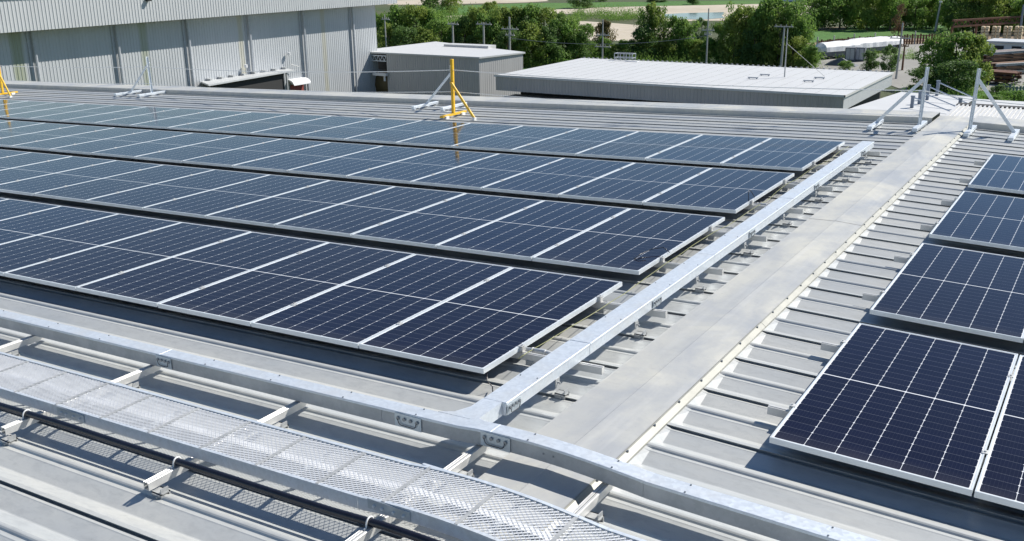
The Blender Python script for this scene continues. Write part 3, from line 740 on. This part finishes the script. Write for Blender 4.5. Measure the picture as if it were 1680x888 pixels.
# wide flat white-roofed annex
FB = (-25, 69, GZ); fl = thing('flat_building', 'wide low building with a large flat white roof and ribbed edge band shaded dark in front', 'building', FB)
RZ = -5.98; x0, x1, y0, y1 = -38.35, -12.45, 61.75, 75.9
sub(ribbed_wall(MB(), (x0, y0), (x1, y0), RZ-1.12, RZ-.08, (0, -1), .26, .035), 'front_band', M['flatwall_shaded'], fl, FB)
sub(ribbed_wall(MB(), (x1, y0), (x1, y1), RZ-.95, RZ-.06, (1, 0), .26, .02), 'side_band', M['whitewall'], fl, FB)  # whiter than the front band, sunlight put into the colour
mb = MB(); mb.add([(x0, y0, RZ-1.12), (x0, y1, RZ-1.12), (x0, y1, RZ), (x0, y0, RZ)], [(0, 1, 2, 3)]); sub(mb, 'side_band', M['flatwall_shaded'], fl, FB)
# roof with low seams
mb = MB(); n = 26
for i in range(n):
    a = x0-.06+(x1-x0+.12)*i/n; b = x0-.06+(x1-x0+.12)*(i+1)/n
    mb.add([(a, y0-.06, RZ), (b-.05, y0-.06, RZ), (b-.03, y0-.06, RZ+.006), (b, y0-.06, RZ+.006), (a, y1, RZ+.02), (b-.05, y1, RZ+.02), (b-.03, y1, RZ+.026), (b, y1, RZ+.026)], [(0, 1, 5, 4), (1, 2, 6, 5), (2, 3, 7, 6)])
mb.span((x0-.08, y0-.10, RZ-.10), (x1+.10, y0-.05, RZ+.045)); mb.span((x1+.02, y0-.10, RZ-.10), (x1+.10, y1, RZ+.045))
sub(mb, 'roof', M['whiteroof'], fl, FB)
mb = MB()
for i in range(60):
    x = x0+(x1-x0)*(i+.3)/60; mb.box((x, y1+.05, RZ+.05), (.16, .1, .10))
sub(mb, 'edge_blocks', M['galvdull_shade'], fl, FB)
mb = MB(); mb.span((x0+1.3, y0+1.5, GZ), (x1-.6, y1-.5, RZ-.9)); sub(mb, 'recessed_wall', M['dark'], fl, FB)  # near-black colour carries the shade below the overhanging band
mb = MB(); mb.span((x0+.9, y0-2.2, RZ-1.62), (x1-4, y0+1.4, RZ-1.52)); mb.span((x0+.9, y0-2.2, GZ), (x0+1.3, y0+1.4, RZ-1.6)); sub(mb, 'lower_canopy', M['blockwall'], fl, FB)
lad = thing('roof_ladder', 'grey caged access ladder top at the back corner of the flat white roof', 'ladder', (-35.0, 75.3, RZ))
mb = MB()
for x in (0, .55, 1.1, 1.65):
    for y in (0, .7): mb.tube([(x, y, -.5), (x, y, .62)], .035, 6)
for z in (.25, .6):
    mb.bar((0, 0, z), (1.65, 0, z), .05, .05); mb.bar((0, .7, z), (1.65, .7, z), .05, .05); mb.bar((0, 0, z), (0, .7, z), .05, .05); mb.bar((1.65, 0, z), (1.65, .7, z), .05, .05)
mb.build('guard_rail', M['downpipe'], lad)
mb = MB(); mb.span((1.3, -.6, .0), (2.4, -.2, .08)); mb.build('step', M['whitewall'], lad)
for (u, v, nm) in ((1227, 127, 'nearer bracket of the left pair'), (1247, 122, 'farther bracket of the left pair'), (1318, 132, 'nearer bracket of the right pair'), (1336, 127, 'farther bracket of the right pair')):
    P = at_z(u, v, RZ+.1); mb = MB(); mb.bar(P, P+Vector((.75, 0, 0)), .10, .07); mb.box(P+Vector((.1, 0, -.05)), (.08, .08, .08)); mb.box(P+Vector((.65, 0, -.05)), (.08, .08, .08))
    tag(mb.build('roof_bracket', M['downpipe']), f'small dark {nm} lying on the flat white roof', 'bracket')
P = at_z(1287, 127, RZ); hp = height_for(P, 47)
t = thing('aerial_mast', 'thin grey mast standing on the flat white roof with a stay wire', 'mast', P)
MB().tube([(0, 0, 0), (.0, 0, hp)], .05, 8, r2=.03).build('mast', M['galvdull_shade'], t); MB().tube([(0, 0, hp*.7), (2.5, 1.5, 0)], .015, 5).build('stay', M['galvdull_shade'], t)

# low white roofs just beyond our gable on the right
LZ = -1.25
lw = thing('lower_roof', 'low white sheet roof beyond the ridge end with blue anchor posts on it', 'roof', (0, 22, LZ))
A = [at_z(u, v, LZ) for u, v in ((1392, 182), (1478, 151), (1603, 160), (1566, 184))]
A[0] = Vector((A[0].x-1.2, Y_END+.8, LZ)); A.append(Vector((2.2, Y_END+.8, LZ)))
c = Vector((0, 22, LZ)); mb = MB(); mb.add([p-c for p in (A[0], A[4], A[3]*1.0, A[2], A[1])], [(0, 1, 2, 3, 4)]); mb.build('roof_sheet', M['whiteroof'], lw)
mb = MB(); B = [p-c for p in (A[1], A[2])]; mb.add([B[0]+Vector((0, .02, .02)), B[1]+Vector((0, .02, .02)), B[1]+Vector((0, .02, -10)), B[0]+Vector((0, .02, -10))], [(0, 1, 2, 3)]); mb.build('wall', M['whitewall'], lw)
rr = thing('ribbed_lower_roof', 'white trapezoidal ribbed roof with a dark toothed edge right of the ridge end', 'roof', (4, 18, -.55))
def trap(mb, x0, x1, y0, y1, z0, z1, pitch=.085, dep=.036):
    n = int((x1-x0)/pitch); pts = []
    for i in range(n):
        a = x0+i*pitch
        for f, h in ((0, 0), (.45, 0), (.6, 1), (.9, 1)): pts.append((a+f*pitch, h*dep))
    vs = [(x, y0, z0+h) for x, h in pts]+[(x, y1, z1+h) for x, h in pts]; m = len(pts)
    return mb.add(vs, [(i, i+1, m+i+1, m+i) for i in range(m-1)])
P0 = at_z(1568, 177, -.55); P1 = at_z(1680, 187, -.55); yT = P0.y
base = Vector((4, 18, -.55))
mb = MB(); trap(mb, P0.x, 12, Y_END+.76, yT, -.62, -.50); mb.v = [tuple(Vector(p)-base) for p in mb.v]; mb.build('ribbed_sheet', M['whiteroof'], rr)
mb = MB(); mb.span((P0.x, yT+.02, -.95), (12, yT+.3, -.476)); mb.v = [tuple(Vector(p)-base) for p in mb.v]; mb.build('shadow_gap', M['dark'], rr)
far = at_z(1640, 172, -.75)
mb = MB(); mb.span((P0.x, yT+.3, -.95), (12, yT+3.4, -.78)); mb.v = [tuple(Vector(p)-base) for p in mb.v]; mb.build('gutter_cover', M['whiteroof'], rr)
for i, (ub, vb, ut, vt) in enumerate(((1537, 157, 1533, 133), (1521, 164, 1521, 140), (1508, 171, 1508, 149), (1496, 177, 1498, 158), (1574, 179, 1576, 162))):
    P = at_z(ub, vb, LZ); h = height_for(P, vt)
    t = thing('anchor_post', f'{["farthest","second farthest","third farthest","nearest"][i] if i<4 else "lone right hand"} blue grey anchor post on the low white roof', 'post', P, 'anchor posts on the lower white roof')
    mb = MB(); mb.bar((0, 0, 0), (0, 0, h), .08, .08, (0, 1, 0)); mb.box((0, 0, h), (.10, .10, .03)); mb.build('post', M['slate'], t)
    if i < 4:
        mb = MB(); mb.tube([(0, 0, h*.92), (1.15, -.75, h*.15)], .018, 5); mb.build('stay', M['galv'], t)
for (a, b) in (((1498, 159), (1521, 141)), ((1521, 141), (1533, 134))):
    pa, pb_ = at_z(*a, LZ+.75), at_z(*b, LZ+.75)

# ------------------------------------------------------------------ trees
def leaf_mat(name, a, b, c):
    t = NT(name); p = t.pos(); oi = t.n.new('ShaderNodeObjectInfo').outputs['Random']
    f = t.ramp(t.noise(p, .55, 3, .6), .35, .65); f2 = t.ramp(t.noise(p, 3.0, 2), .35, .7)
    col = t.mix(f, a, b); col = t.mix(t.math('MULTIPLY', f2, .5), col, c); col = t.mix(t.math('MULTIPLY', oi, .35), col, tuple(x*.75 for x in a))
    t.set(color=col, rough=.6, spec=.3)
    tr = t.n.new('ShaderNodeBsdfTranslucent'); t.link(col, tr.inputs['Color']); mx = t.n.new('ShaderNodeMixShader'); mx.inputs[0].default_value = .5
    t.link(t.b.outputs[0], mx.inputs[1]); t.link(tr.outputs[0], mx.inputs[2]); t.link(mx.outputs[0], t.out.inputs['Surface']); return t.m
LM = {'olive': leaf_mat('leaf_olive', (.23, .34, .07), (.36, .42, .09), (.14, .22, .05)),
      'green': leaf_mat('leaf_green', (.18, .32, .065), (.27, .40, .085), (.11, .21, .05)),
      'bright': leaf_mat('leaf_bright', (.15, .30, .05), (.20, .34, .06), (.09, .19, .03)),
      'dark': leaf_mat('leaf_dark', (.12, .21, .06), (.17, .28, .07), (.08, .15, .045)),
      'rusty': leaf_mat('leaf_rusty', (.19, .17, .06), (.26, .17, .07), (.10, .13, .04)),
      'dead': leaf_mat('leaf_dead', (.20, .10, .06), (.14, .09, .06), (.10, .07, .05))}
M['bark'] = basic('bark', (.14, .11, .08), .9, 0, .3, 3)
def crown_mesh(seed, n=5200, leaf=.05, squash=1.0, gaps=.35, columns=1):
    """unit crown: fits x,y in +-.5, z in 0..1; scaled per tree"""
    r = random.Random(seed); vs = []; fs = []
    blobs = []
    for k in range(26):
        t_ = r.random(); zc = .10+.78*t_
        maxr = .36*math.sqrt(max(.05, 1-(max(0, zc-.42)/.52)**2))*(1 if zc > .3 else .75+zc*.8)
        a = r.uniform(0, 2*pi); d = maxr*math.sqrt(r.random())
        blobs.append((d*cos(a), d*sin(a), zc, r.uniform(.10, .19)*(1 if zc < .75 else .75)))
    for k in range(n):
        bx, by, bz, br = blobs[int(r.random()*len(blobs))]
        while True:
            v = Vector((r.gauss(0, 1), r.gauss(0, 1), r.gauss(0, 1)))
            if v.length > .1: break
        v.normalize(); rad = br*(1-.42*r.random()**1.6)*(1+.18*sin(7*v.x+3*v.y+seed)+.12*r.random())
        if r.random() < .05: rad *= 1.25
        p = Vector((bx, by, bz))+Vector((v.x*rad, v.y*rad, v.z*rad*.82)); 
        nrm = (v*.8+Vector((r.uniform(-1, 1), r.uniform(-1, 1), r.uniform(-.3, 1)))).normalized()
        a = nrm.cross(Vector((0, 0, 1))); a = a.normalized() if a.length > .05 else Vector((1, 0, 0)); b = nrm.cross(a)
        th = r.uniform(0, pi); a, b = a*cos(th)+b*sin(th), b*cos(th)-a*sin(th); s = leaf*r.uniform(.5, 1.15)
        o = len(vs); vs += [p-a*s*.5, p+b*s*.32, p+a*s*.55, p-b*s*.30]; fs.append((o, o+1, o+2, o+3))
    me = bpy.data.meshes.new('crown'); me.from_pydata([tuple(v) for v in vs], [], fs); return me
CROWNS = [crown_mesh(s_, n_, l_) for s_, n_, l_ in ((1, 6500, .050), (2, 6500, .048), (3, 6000, .052), (4, 6500, .046), (5, 5600, .055))]
SPARSE = [crown_mesh(11, 2600, .045), crown_mesh(12, 2300, .048)]
def trunk_mb(h, r):
    mb = MB(); mb.tube([(0, 0, -.3), (.06*h*.2, 0, h*.25), (.02*h, .02*h, h*.5), (-.02*h, .03*h, h*.8)], r, 7, True, r*.35)
    for k in range(6):
        a = k*1.1; z = h*(.28+.09*k); L = h*(.26-.015*k); mb.tube([(0.01*h, 0.01*h, z), (cos(a)*L*.5, sin(a)*L*.5, z+L*.45), (cos(a)*L, sin(a)*L, z+L*.7)], r*.4, 5, True, r*.1)
    return mb
tree_n = 0
def tree(u, vt, vb, wpx, kind, label, group=None, sparse=False, y=None, name='tree'):
    global tree_n
    P = at_z(u, vb, GZ); D = (P-CAM_C).dot(CF); h = height_for(P, vt); wd = wpx*D/CAM_F; tree_n += 1; h = max(h, .8)
    r_ = random.Random(tree_n*31)
    t = thing(name, label, 'tree' if name != 'bush' else 'bush', P, group); t.rotation_euler = (0, 0, r_.uniform(0, 6.28))
    low = .03 if name != 'bush' else .0
    trunk_mb(h*.92, max(.05, h*.022)).build('trunk', M['bark'], t)
    me0 = (SPARSE if sparse else CROWNS)[tree_n % (2 if sparse else 5)]; key = f'{me0.name}_{kind}'
    me = bpy.data.meshes.get(key)
    if me is None: me = me0.copy(); me.name = key; me.materials.append(LM[kind])
    c = bpy.data.objects.new('crown', me); COL.objects.link(c); c.parent = t; c.location = (0, 0, h*low)
    c.scale = (wd*1.32, wd*1.32*r_.uniform(.85, 1.1), h*(1-low)*1.08); return t
#                u   vt   vb  width kind
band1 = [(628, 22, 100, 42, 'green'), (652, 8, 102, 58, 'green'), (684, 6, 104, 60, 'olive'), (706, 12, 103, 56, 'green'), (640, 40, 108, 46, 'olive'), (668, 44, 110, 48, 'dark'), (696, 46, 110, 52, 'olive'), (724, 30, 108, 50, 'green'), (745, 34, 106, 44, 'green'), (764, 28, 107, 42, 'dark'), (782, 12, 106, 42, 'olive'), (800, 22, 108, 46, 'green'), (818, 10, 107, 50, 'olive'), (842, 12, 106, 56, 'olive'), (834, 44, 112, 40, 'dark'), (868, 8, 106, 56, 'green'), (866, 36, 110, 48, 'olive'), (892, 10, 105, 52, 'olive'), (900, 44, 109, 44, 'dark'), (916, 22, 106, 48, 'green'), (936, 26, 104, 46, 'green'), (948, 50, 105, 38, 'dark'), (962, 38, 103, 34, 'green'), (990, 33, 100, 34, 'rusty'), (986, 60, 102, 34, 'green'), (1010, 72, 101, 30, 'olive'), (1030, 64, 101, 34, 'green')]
for i, (u, vt, vb, w, k) in enumerate(band1):
    side = 'behind the block building' if u < 860 else 'left of the flat white roof'
    tree(u, vt, vb, w, k, f'{ORD[i]} tree from the hangar in the dense row behind the buildings', 'dense row of trees behind the grey buildings')
band2 = [(1052, 16, 100, 34, 'green', 1), (1070, 5, 101, 44, 'olive', 0), (1060, 40, 102, 44, 'dark', 0), (1088, 10, 101, 30, 'green', 1), (1108, 26, 101, 44, 'green', 0), (1126, 32, 102, 42, 'green', 0), (1096, 62, 103, 34, 'olive', 0), (1150, 30, 70, 24, 'dark', 0), (1140, 66, 103, 34, 'olive', 0), (1162, 62, 104, 38, 'bright', 0), (1182, 36, 104, 40, 'green', 0), (1196, 4, 102, 40, 'green', 1), (1204, 26, 106, 54, 'olive', 0), (1222, 10, 106, 52, 'olive', 0), (1244, 2, 107, 54, 'green', 0), (1236, 46, 109, 50, 'dark', 0), (1262, -8, 107, 58, 'green', 0), (1276, 26, 110, 56, 'olive', 0), (1296, 2, 108, 56, 'green', 0), (1312, 30, 109, 44, 'green', 0), (1300, 58, 112, 48, 'olive', 0), (1328, 76, 113, 34, 'green', 0)]
for i, (u, vt, vb, w, k, s_) in enumerate(band2):
    tree(u, vt, vb, w, k, f'{ORD[i]} tree from the left in the clump behind the flat white roof', 'clump of trees behind the flat white roof', bool(s_))
far_row = []
u = 1330
i = 0
r2 = random.Random(5)
while u < 1700:
    w = r2.uniform(38, 62); far_row.append((u, r2.uniform(-26, -8), 48+r2.uniform(-2, 3)+(6 if u > 1560 else 0), w, r2.choice(['green', 'green', 'dark', 'olive']))); u += w*.42
for i, (u, vt, vb, w, k) in enumerate(far_row):
    tree(u, vt, vb, w, k, f'{ORD[i]} tree from the left in the far wood behind the green field', 'trees of the far wood behind the green field')
misc = [(950, -12, 14, 40, 'dark', 'dark round tree at the top edge above the pale sand flat', 0, 'tree'),
        (1138, -10, 8, 20, 'dark', 'small dark tree standing in the bright green strip at the top', 0, 'tree'),
        (705, -22, 26, 42, 'dark', 'tall dark tree beyond the row at the top beside the hangar corner', 0, 'tree'),
        (740, -16, 25, 34, 'olive', 'olive tree left of the far bright green field', 0, 'tree'),
        (806, 2, 30, 30, 'olive', 'olive tree right of the far bright green field', 0, 'tree'),
        (725, 16, 28, 18, 'bright', 'small bright green bush at the edge of the far field', 0, 'bush'),
        (643, 50, 74, 16, 'bright', 'light green bush showing between the dark trees near the hangar', 0, 'bush'),
        (922, 96, 110, 20, 'bright', 'bright green round bush at the left edge of the flat white roof', 0, 'bush'),
        (1473, 8, 60, 22, 'dead', 'reddish brown dead tree standing before the far wood', 1, 'tree'),
        (1572, 32, 56, 30, 'bright', 'bright green bush at the foot of the far wood', 0, 'bush'),
        (1624, 20, 54, 52, 'bright', 'large bright green bush behind the rusty gantry', 0, 'bush'),
        (1425, 84, 117, 30, 'dark', 'small dark leafy tree in front of the white covered loads', 0, 'tree'),
        (1458, 74, 119, 28, 'dark', 'small dark leafy tree beside the yard pole', 0, 'tree'),
        (1386, 100, 116, 24, 'green', 'low bush in front of the grey tarpaulin', 0, 'bush'),
        (1528, 64, 146, 62, 'green', 'left part of the big spreading tree right of the white roof', 0, 'tree'),
        (1560, 50, 148, 84, 'green', 'big spreading green tree in the middle right behind the roof', 0, 'tree'),
        (1588, 54, 150, 62, 'olive', 'olive topped tree merging with the big spreading tree', 0, 'tree'),
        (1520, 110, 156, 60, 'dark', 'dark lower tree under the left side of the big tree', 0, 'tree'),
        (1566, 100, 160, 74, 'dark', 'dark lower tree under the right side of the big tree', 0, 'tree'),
        (1640, 138, 160, 34, 'dark', 'dark low bush beside the grey paling fence', 0, 'bush'),
        (1662, 148, 176, 60, 'bright', 'light green bush below the paling fence', 0, 'bush'),
        (1626, 156, 178, 50, 'green', 'green bush between the braced post and the fence', 0, 'bush'),
        (1078, -4, 4, 30, 'dark', 'dark tree at the very top right of the far dark tree', 0, 'tree'),
        (985, -14, 3, 30, 'green', 'tree at the top edge left of centre', 0, 'tree')]
for (u, vt, vb, w, k, lb, s_, nm) in misc: tree(u, vt, vb, w, k, lb, None, bool(s_), name=nm)
r3 = random.Random(9); i = 0
for u in range(600, 1340, 34):
    tree(u+r3.uniform(-8, 8), -28+r3.uniform(-5, 3), -7+r3.uniform(-2, 3), r3.uniform(34, 50), r3.choice(['dark', 'green', 'olive']), f'{ORD[i]} tree from the left of the farthest tree line at the top', 'farthest tree line'); i += 1
# scrub: uncountable low clumps along the tree belt and field edges
def scrub(name, areas, mat, seed):
    r = random.Random(seed); mb = MB()
    for (ua, ub, va, vb, n, s0) in areas:
        for k in range(n):
            P = at_z(r.uniform(ua, ub), r.uniform(va, vb), GZ); s = s0*r.uniform(.5, 1.3)
            for j in range(110):
                v = Vector((r.gauss(0, .5), r.gauss(0, .5), abs(r.gauss(0, .5)))); q = P+v*s; a = Vector((r.uniform(-1, 1), r.uniform(-1, 1), r.uniform(-.2, .2))).normalized(); b = Vector((r.uniform(-.4, .4), r.uniform(-.4, .4), 1)).normalized(); w = s*.085
                mb.add([q-a*w*.4, q+a*w*.4, q+b*w*1.6], [(0, 1, 2)])
    return tag(mb.build(name, mat), kind='stuff')
o = scrub('scrub', [(845, 1020, 97, 112, 150, 1.1), (620, 860, 92, 108, 150, 1.3), (1020, 1340, 94, 112, 220, 1.3), (1480, 1700, 150, 190, 170, 1.0), (940, 1060, 24, 36, 90, 1.8)], LM['green'], 3); tag(o, 'light green rough scrub along the foot of the trees', 'scrub')
o = scrub('scrub', [(690, 830, 32, 60, 140, 2.4), (1320, 1500, 84, 100, 80, 1.0)], LM['green'], 4); tag(o, 'darker green scrub between the fields', 'scrub')

# ------------------------------------------------------------------ poles
M['concrete'] = basic('pole_concrete', (.46, .45, .43), .8, 0, .1, 2)
M['rust'] = basic('rusty_steel', (.17, .085, .055), .8, .1, .3, 1.2); M['rust2'] = basic('brown_steel', (.27, .17, .11), .8, .1, .25, 1.0)
def pole(u, vb, vt, arms, label, w=.16, mat='concrete', lean=0):
    P = at_z(u, vb, GZ); h = height_for(P, vt); t = thing('utility_pole', label, 'pole', P, 'utility poles behind the buildings')
    MB().tube([(0, 0, 0), (lean*h, 0, h)], w, 8, r2=w*.65).build('pole', M[mat], t)
    for (va, L) in arms:
        z = height_for(P, va); mb = MB(); mb.bar((-L/2, 0, z), (L/2, .1, z), .14, .12)
        for k in (-.42, -.15, .15, .42): mb.tube([(k*L, .05, z+.05), (k*L, .05, z+.28)], .05, 6)
        mb.build('crossarm', M[mat], t)
    return t
pole(636, 112, 24, [(32, 1.2)], 'thin pale pole against the trees right of the hangar corner', .11, lean=-.015)
pole(745, 124, 38, [(40, 1.6)], 'short concrete pole left of the pair behind the block building')
pole(795, 124, 37, [(40, 2.2)], 'concrete pole with crossarm right of the pair behind the block building')
pole(837, 124, 28, [(48, 2.4), (58, 1.3)], 'concrete pole with two crossarms at the right end of the block building')
pole(988, 120, 32, [(58, 1.8), (77, 2.2)], 'slender pole with two crossarms behind the roof ladder', .12)
pole(1158, 120, 14, [(50, 1.6), (57, .9)], 'tall thin grey pole with dark crossarms in the tree gap', .12)
pole(1280, 124, 43, [(44, 2.3)], 'T shaped concrete pole beside the thin mast', .17, lean=.02)
pole(1470, 130, 38, [(63, 2.4)], 'pole with a wide crossarm next to the white covered loads', .14, lean=.02)
pole(1480, 116, 74, [(76, 1.0)], 'short dark steel post right of the yard pole', .14, 'rust')
pole(1672, 62, 8, [], 'tall thin mast at the right edge of the far wood', .22, 'slate')
P = at_z(1534, 52, GZ); h = height_for(P, 3); t = thing('floodlight_pole', 'tall light pole with a small bright head before the far wood', 'pole', P)
MB().tube([(0, 0, 0), (0.4, 0, h)], .22, 8, r2=.14).build('pole', M['concrete'], t); MB().box((.4, 0, h), (.5, .4, .3)).build('lamp_head', M['whitewall'], t)
a = at_z(837, 124, GZ); b = at_z(1158, 120, GZ)
za = height_for(a, 60); pts = []
for i in range(21): s_ = i/20; p = a.lerp(b, s_); pts.append(p+Vector((0, 0, za-.2-4*s_*(1-s_)*.9)))
tag(MB().tube(pts, .03, 5).build('power_line', M['bolt']), 'sagging power line between the poles behind the flat roof', 'wire')

# ------------------------------------------------------------------ yard things on the right
M['tarp'] = basic('white_tarpaulin', (.74, .74, .74), .6, 0, .06, .8); M['greytarp'] = basic('grey_tarpaulin', (.12, .13, .15), .7, 0, .2, .8)
def covered(ua, va, ub, vb, wid, hgt, label):
    A, B = at_z(ua, va, GZ), at_z(ub, vb, GZ); d = (B-A); L = d.length; t = thing('covered_load', label, 'covered load', A, 'long loads under white covers', (0, 0, math.atan2(d.y, d.x)))
    mb = MB(); n = 8; m = 12; vs = []
    r_ = random.Random(int(ua))
    for i in range(m+1):
        tap = (.55 if i == 0 else .9 if i == 1 else 1)*r_.uniform(.95, 1.03)
        for k in range(n+1):
            a_ = pi*k/n; vs.append((L*i/m, cos(a_)*wid/2*tap, hgt*.45+sin(a_)**.7*hgt*.55*tap))
    fs = [(i*(n+1)+k, (i+1)*(n+1)+k, (i+1)*(n+1)+k+1, i*(n+1)+k+1) for i in range(m) for k in range(n)]+[tuple(range(n+1)), tuple(m*(n+1)+k for k in range(n+1))]
    mb.add(vs, fs); mb.build('cover', M['tarp'], t)
    mb = MB(); mb.span((.3, -wid*.45, .5), (L-.3, wid*.45, hgt*.5)); mb.build('load', M['greytarp'], t)
    mb = MB()
    for s_ in (.2, .5, .8):
        for sd_ in (-1, 1): mb.tube([(L*s_, sd_*wid*.40-.12, .45), (L*s_, sd_*wid*.40+.12, .45)], .45, 10)
    mb.build('wheels', M['dark'], t); return t
covered(1340, 98, 1400, 93, 2.6, 2.4, 'nearest long white covered load left in the yard')
covered(1386, 92, 1452, 86, 2.6, 2.4, 'middle long white covered load in the yard')
covered(1426, 86, 1470, 81, 2.4, 2.0, 'farthest white covered load behind the others')
P = at_z(1375, 108, GZ); t = thing('tarpaulin_heap', 'grey black tarpaulin heap in front of the white loads', 'heap', P)
mb = MB(); mb.add([(-1.8, -.8, 0), (2.6, -.8, 0), (2.7, .9, 0), (-1.9, .9, 0), (-1.0, -.2, .6), (.3, 0, 1.1), (1.5, .2, .5)], [(0, 1, 5, 4), (1, 6, 5), (1, 2, 6), (2, 3, 4, 5), (2, 5, 6), (3, 0, 4)]); mb.build('cover', M['greytarp'], t)
for (u, v, nm) in ((1395, 101, 'left'), (1410, 101, 'right')):
    P = at_z(u, v, GZ); t = thing('container', f'{nm} small dark box standing beside the covered loads', 'container', P); mb = MB(); mb.span((-.7, -.5, .1), (.7, .5, 1.9)); mb.build('box', M['greytarp'], t); mb = MB(); mb.span((-.55, -.54, .3), (-.03, -.50, 1.8)); mb.span((.03, -.54, .3), (.55, -.50, 1.8)); mb.build('door', M['downpipe'], t)
# brown fence behind the loads
def fence(pts, h, label, mat, name='fence', step=.5):
    P = [at_z(u, v, GZ) for u, v in pts]; t = thing(name, label, 'fence', P[0]); mb = MB(); pm = MB()
    for a, b in zip(P[:-1], P[1:]):
        L = (b-a).length; n = int(L/step)
        for i in range(n): q = a.lerp(b, i/n)-P[0]; mb.bar(q, q+Vector((0, 0, h*random.Random(i).uniform(.85, 1))), step*.55, .05, (0, 1, 0))
        for z in (h*.3, h*.8): mb.bar(a-P[0]+Vector((0, 0, z)), b-P[0]+Vector((0, 0, z)), .06, .12)
        for i in range(int(L/4)): q = a.lerp(b, i*4/L)-P[0]; pm.bar(q, q+Vector((0, 0, h*1.25)), .16, .16, (0, 1, 0))
    mb.build('palings', M[mat], t); pm.build('posts', M['concrete'], t); return t
fence([(1340, 84), (1400, 78), (1500, 73), (1560, 71)], 1.7, 'brown rusty fence between the green field and the yard', 'rust')
fence([(1644, 160), (1700, 166)], 1.4, 'weathered grey paling fence at the right edge', 'slate', step=.35)
# stacks of long steel
def stack(ua, va, ub, vb, rows, layers, label, mat):
    A, B = at_z(ua, va, GZ), at_z(ub, vb, GZ); d = B-A; L = d.length; t = thing('steel_stack', label, 'stack', A, 'stacks of long rusty steel sections', (0, 0, math.atan2(d.y, d.x)))
    r_ = random.Random(int(va*7))
    for j in range(layers):
        for i in range(rows):
            mb = MB(); o1 = r_.uniform(-.6, .6); z = .35+j*.42; y_ = i*.48+j*.06
            for zz_ in (0, .24): mb.span((o1, y_, z+zz_), (L+o1, y_+.36, z+zz_+.035))
            mb.span((o1, y_+.16, z), (L+o1, y_+.20, z+.25)); mb.build('beam', M[r_.choice(mat)], t)
        mb = MB()
        for s_ in (.1, .4, .7, .95): mb.span((L*s_, -.2, .35+j*.42-.14), (L*s_+.14, rows*.5, .35+j*.42-.01))
        mb.build('bearer', M['dark'], t)
stack(1614, 112, 1720, 104, 5, 4, 'long stack of grey brown steel sections below the white shed', ['rust2', 'galvdull_shade', 'rust'])
stack(1636, 126, 1730, 120, 4, 3, 'stack of orange brown steel beams in the middle of the yard', ['rust2', 'rust2', 'galvdull_shade'])
stack(1612, 138, 1660, 142, 5, 3, 'low dark rusty beam stack nearest to the fence', ['rust'])
# white shed with dark windows
P = at_z(1618, 100, GZ); sw = thing('site_shed', 'long white prefabricated shed with small dark windows at the right edge', 'shed', P, rot=(0, 0, -.12))
mb = MB(); mb.span((0, 0, 0), (26, 4, 2.5)); mb.build('wall', M['whitewall'], sw)
mb = MB(); mb.span((-.4, -.5, 2.52), (26.4, 4.4, 2.72)); mb.build('roof', M['fascia'], sw)
for x in (.8, 3.0, 5.6, 9.6, 11.4, 14.0):
    mb = MB(); mb.span((x, -.05, .9), (x+1.2, -.01, 2.1)); w_ = mb.build('window', M['dark'], sw)
    mb = MB(); mb.span((x-.06, -.08, 2.1), (x+1.26, -.02, 2.18)); mb.span((x-.06, -.08, .82), (x+1.26, -.02, .9)); mb.build('frame', M['fascia'], w_)
M['cream'] = basic('cream_sack', (.60, .48, .32), .8, 0, .12, 1.5)
for i, u in enumerate((1613, 1631, 1650, 1668)):
    P = at_z(u, 74, GZ); t = thing('block_pile', f'{ORD[i]} cream coloured pile from the left under the rusty gantry', 'pile', P, 'cream piles under the gantry')
    for k in (0, 1):
        mb = MB()
        for j in range(6): mb.box((k*.62-.3, .04*((j*7) % 3-1), .3+j*.48), (.50, 1.2, .42))
        mb.build('column', M['cream'], t, bevel=.05)
A, B = at_z(1560, 66, GZ), at_z(1700, 56, GZ); gt = thing('gantry', 'long low rusty steel gantry before the far wood', 'gantry', A, rot=(0, 0, math.atan2((B-A).y, (B-A).x)))
L = (B-A).length; mb = MB()
for z in (2.2, 3.2): mb.bar((0, 0, z), (L, 0, z), .35, .3)
for i in range(int(L/1.5)): mb.bar((i*1.5, 0, 2.2), (i*1.5+.75, 0, 3.2), .14, .14, (0, 1, 0)); mb.bar((i*1.5+.75, 0, 3.2), (i*1.5+1.5, 0, 2.2), .14, .14, (0, 1, 0))
mb.build('truss', M['rust'], gt)
for i in range(int(L/6)+1): mb = MB(); mb.bar((i*6, 0, 0), (i*6, 0, 2.2), .3, .3); mb.build('leg', M['rust'], gt)
P = at_z(1295, 3, GZ); t = thing('far_house', 'tiny white framed house at the top edge among the trees', 'house', P)
mb = MB(); mb.span((-3, 0, 0), (9, 6, 6)); mb.build('wall', M['whitewall'], t); mb = MB(); mb.span((-3.5, -.6, 6), (9.5, 6.6, 6.4)); mb.build('roof', M['slate'], t); mb = MB(); mb.span((4, -.1, 2.2), (8, -.02, 5)); mb.build('window', M['dark'], t)
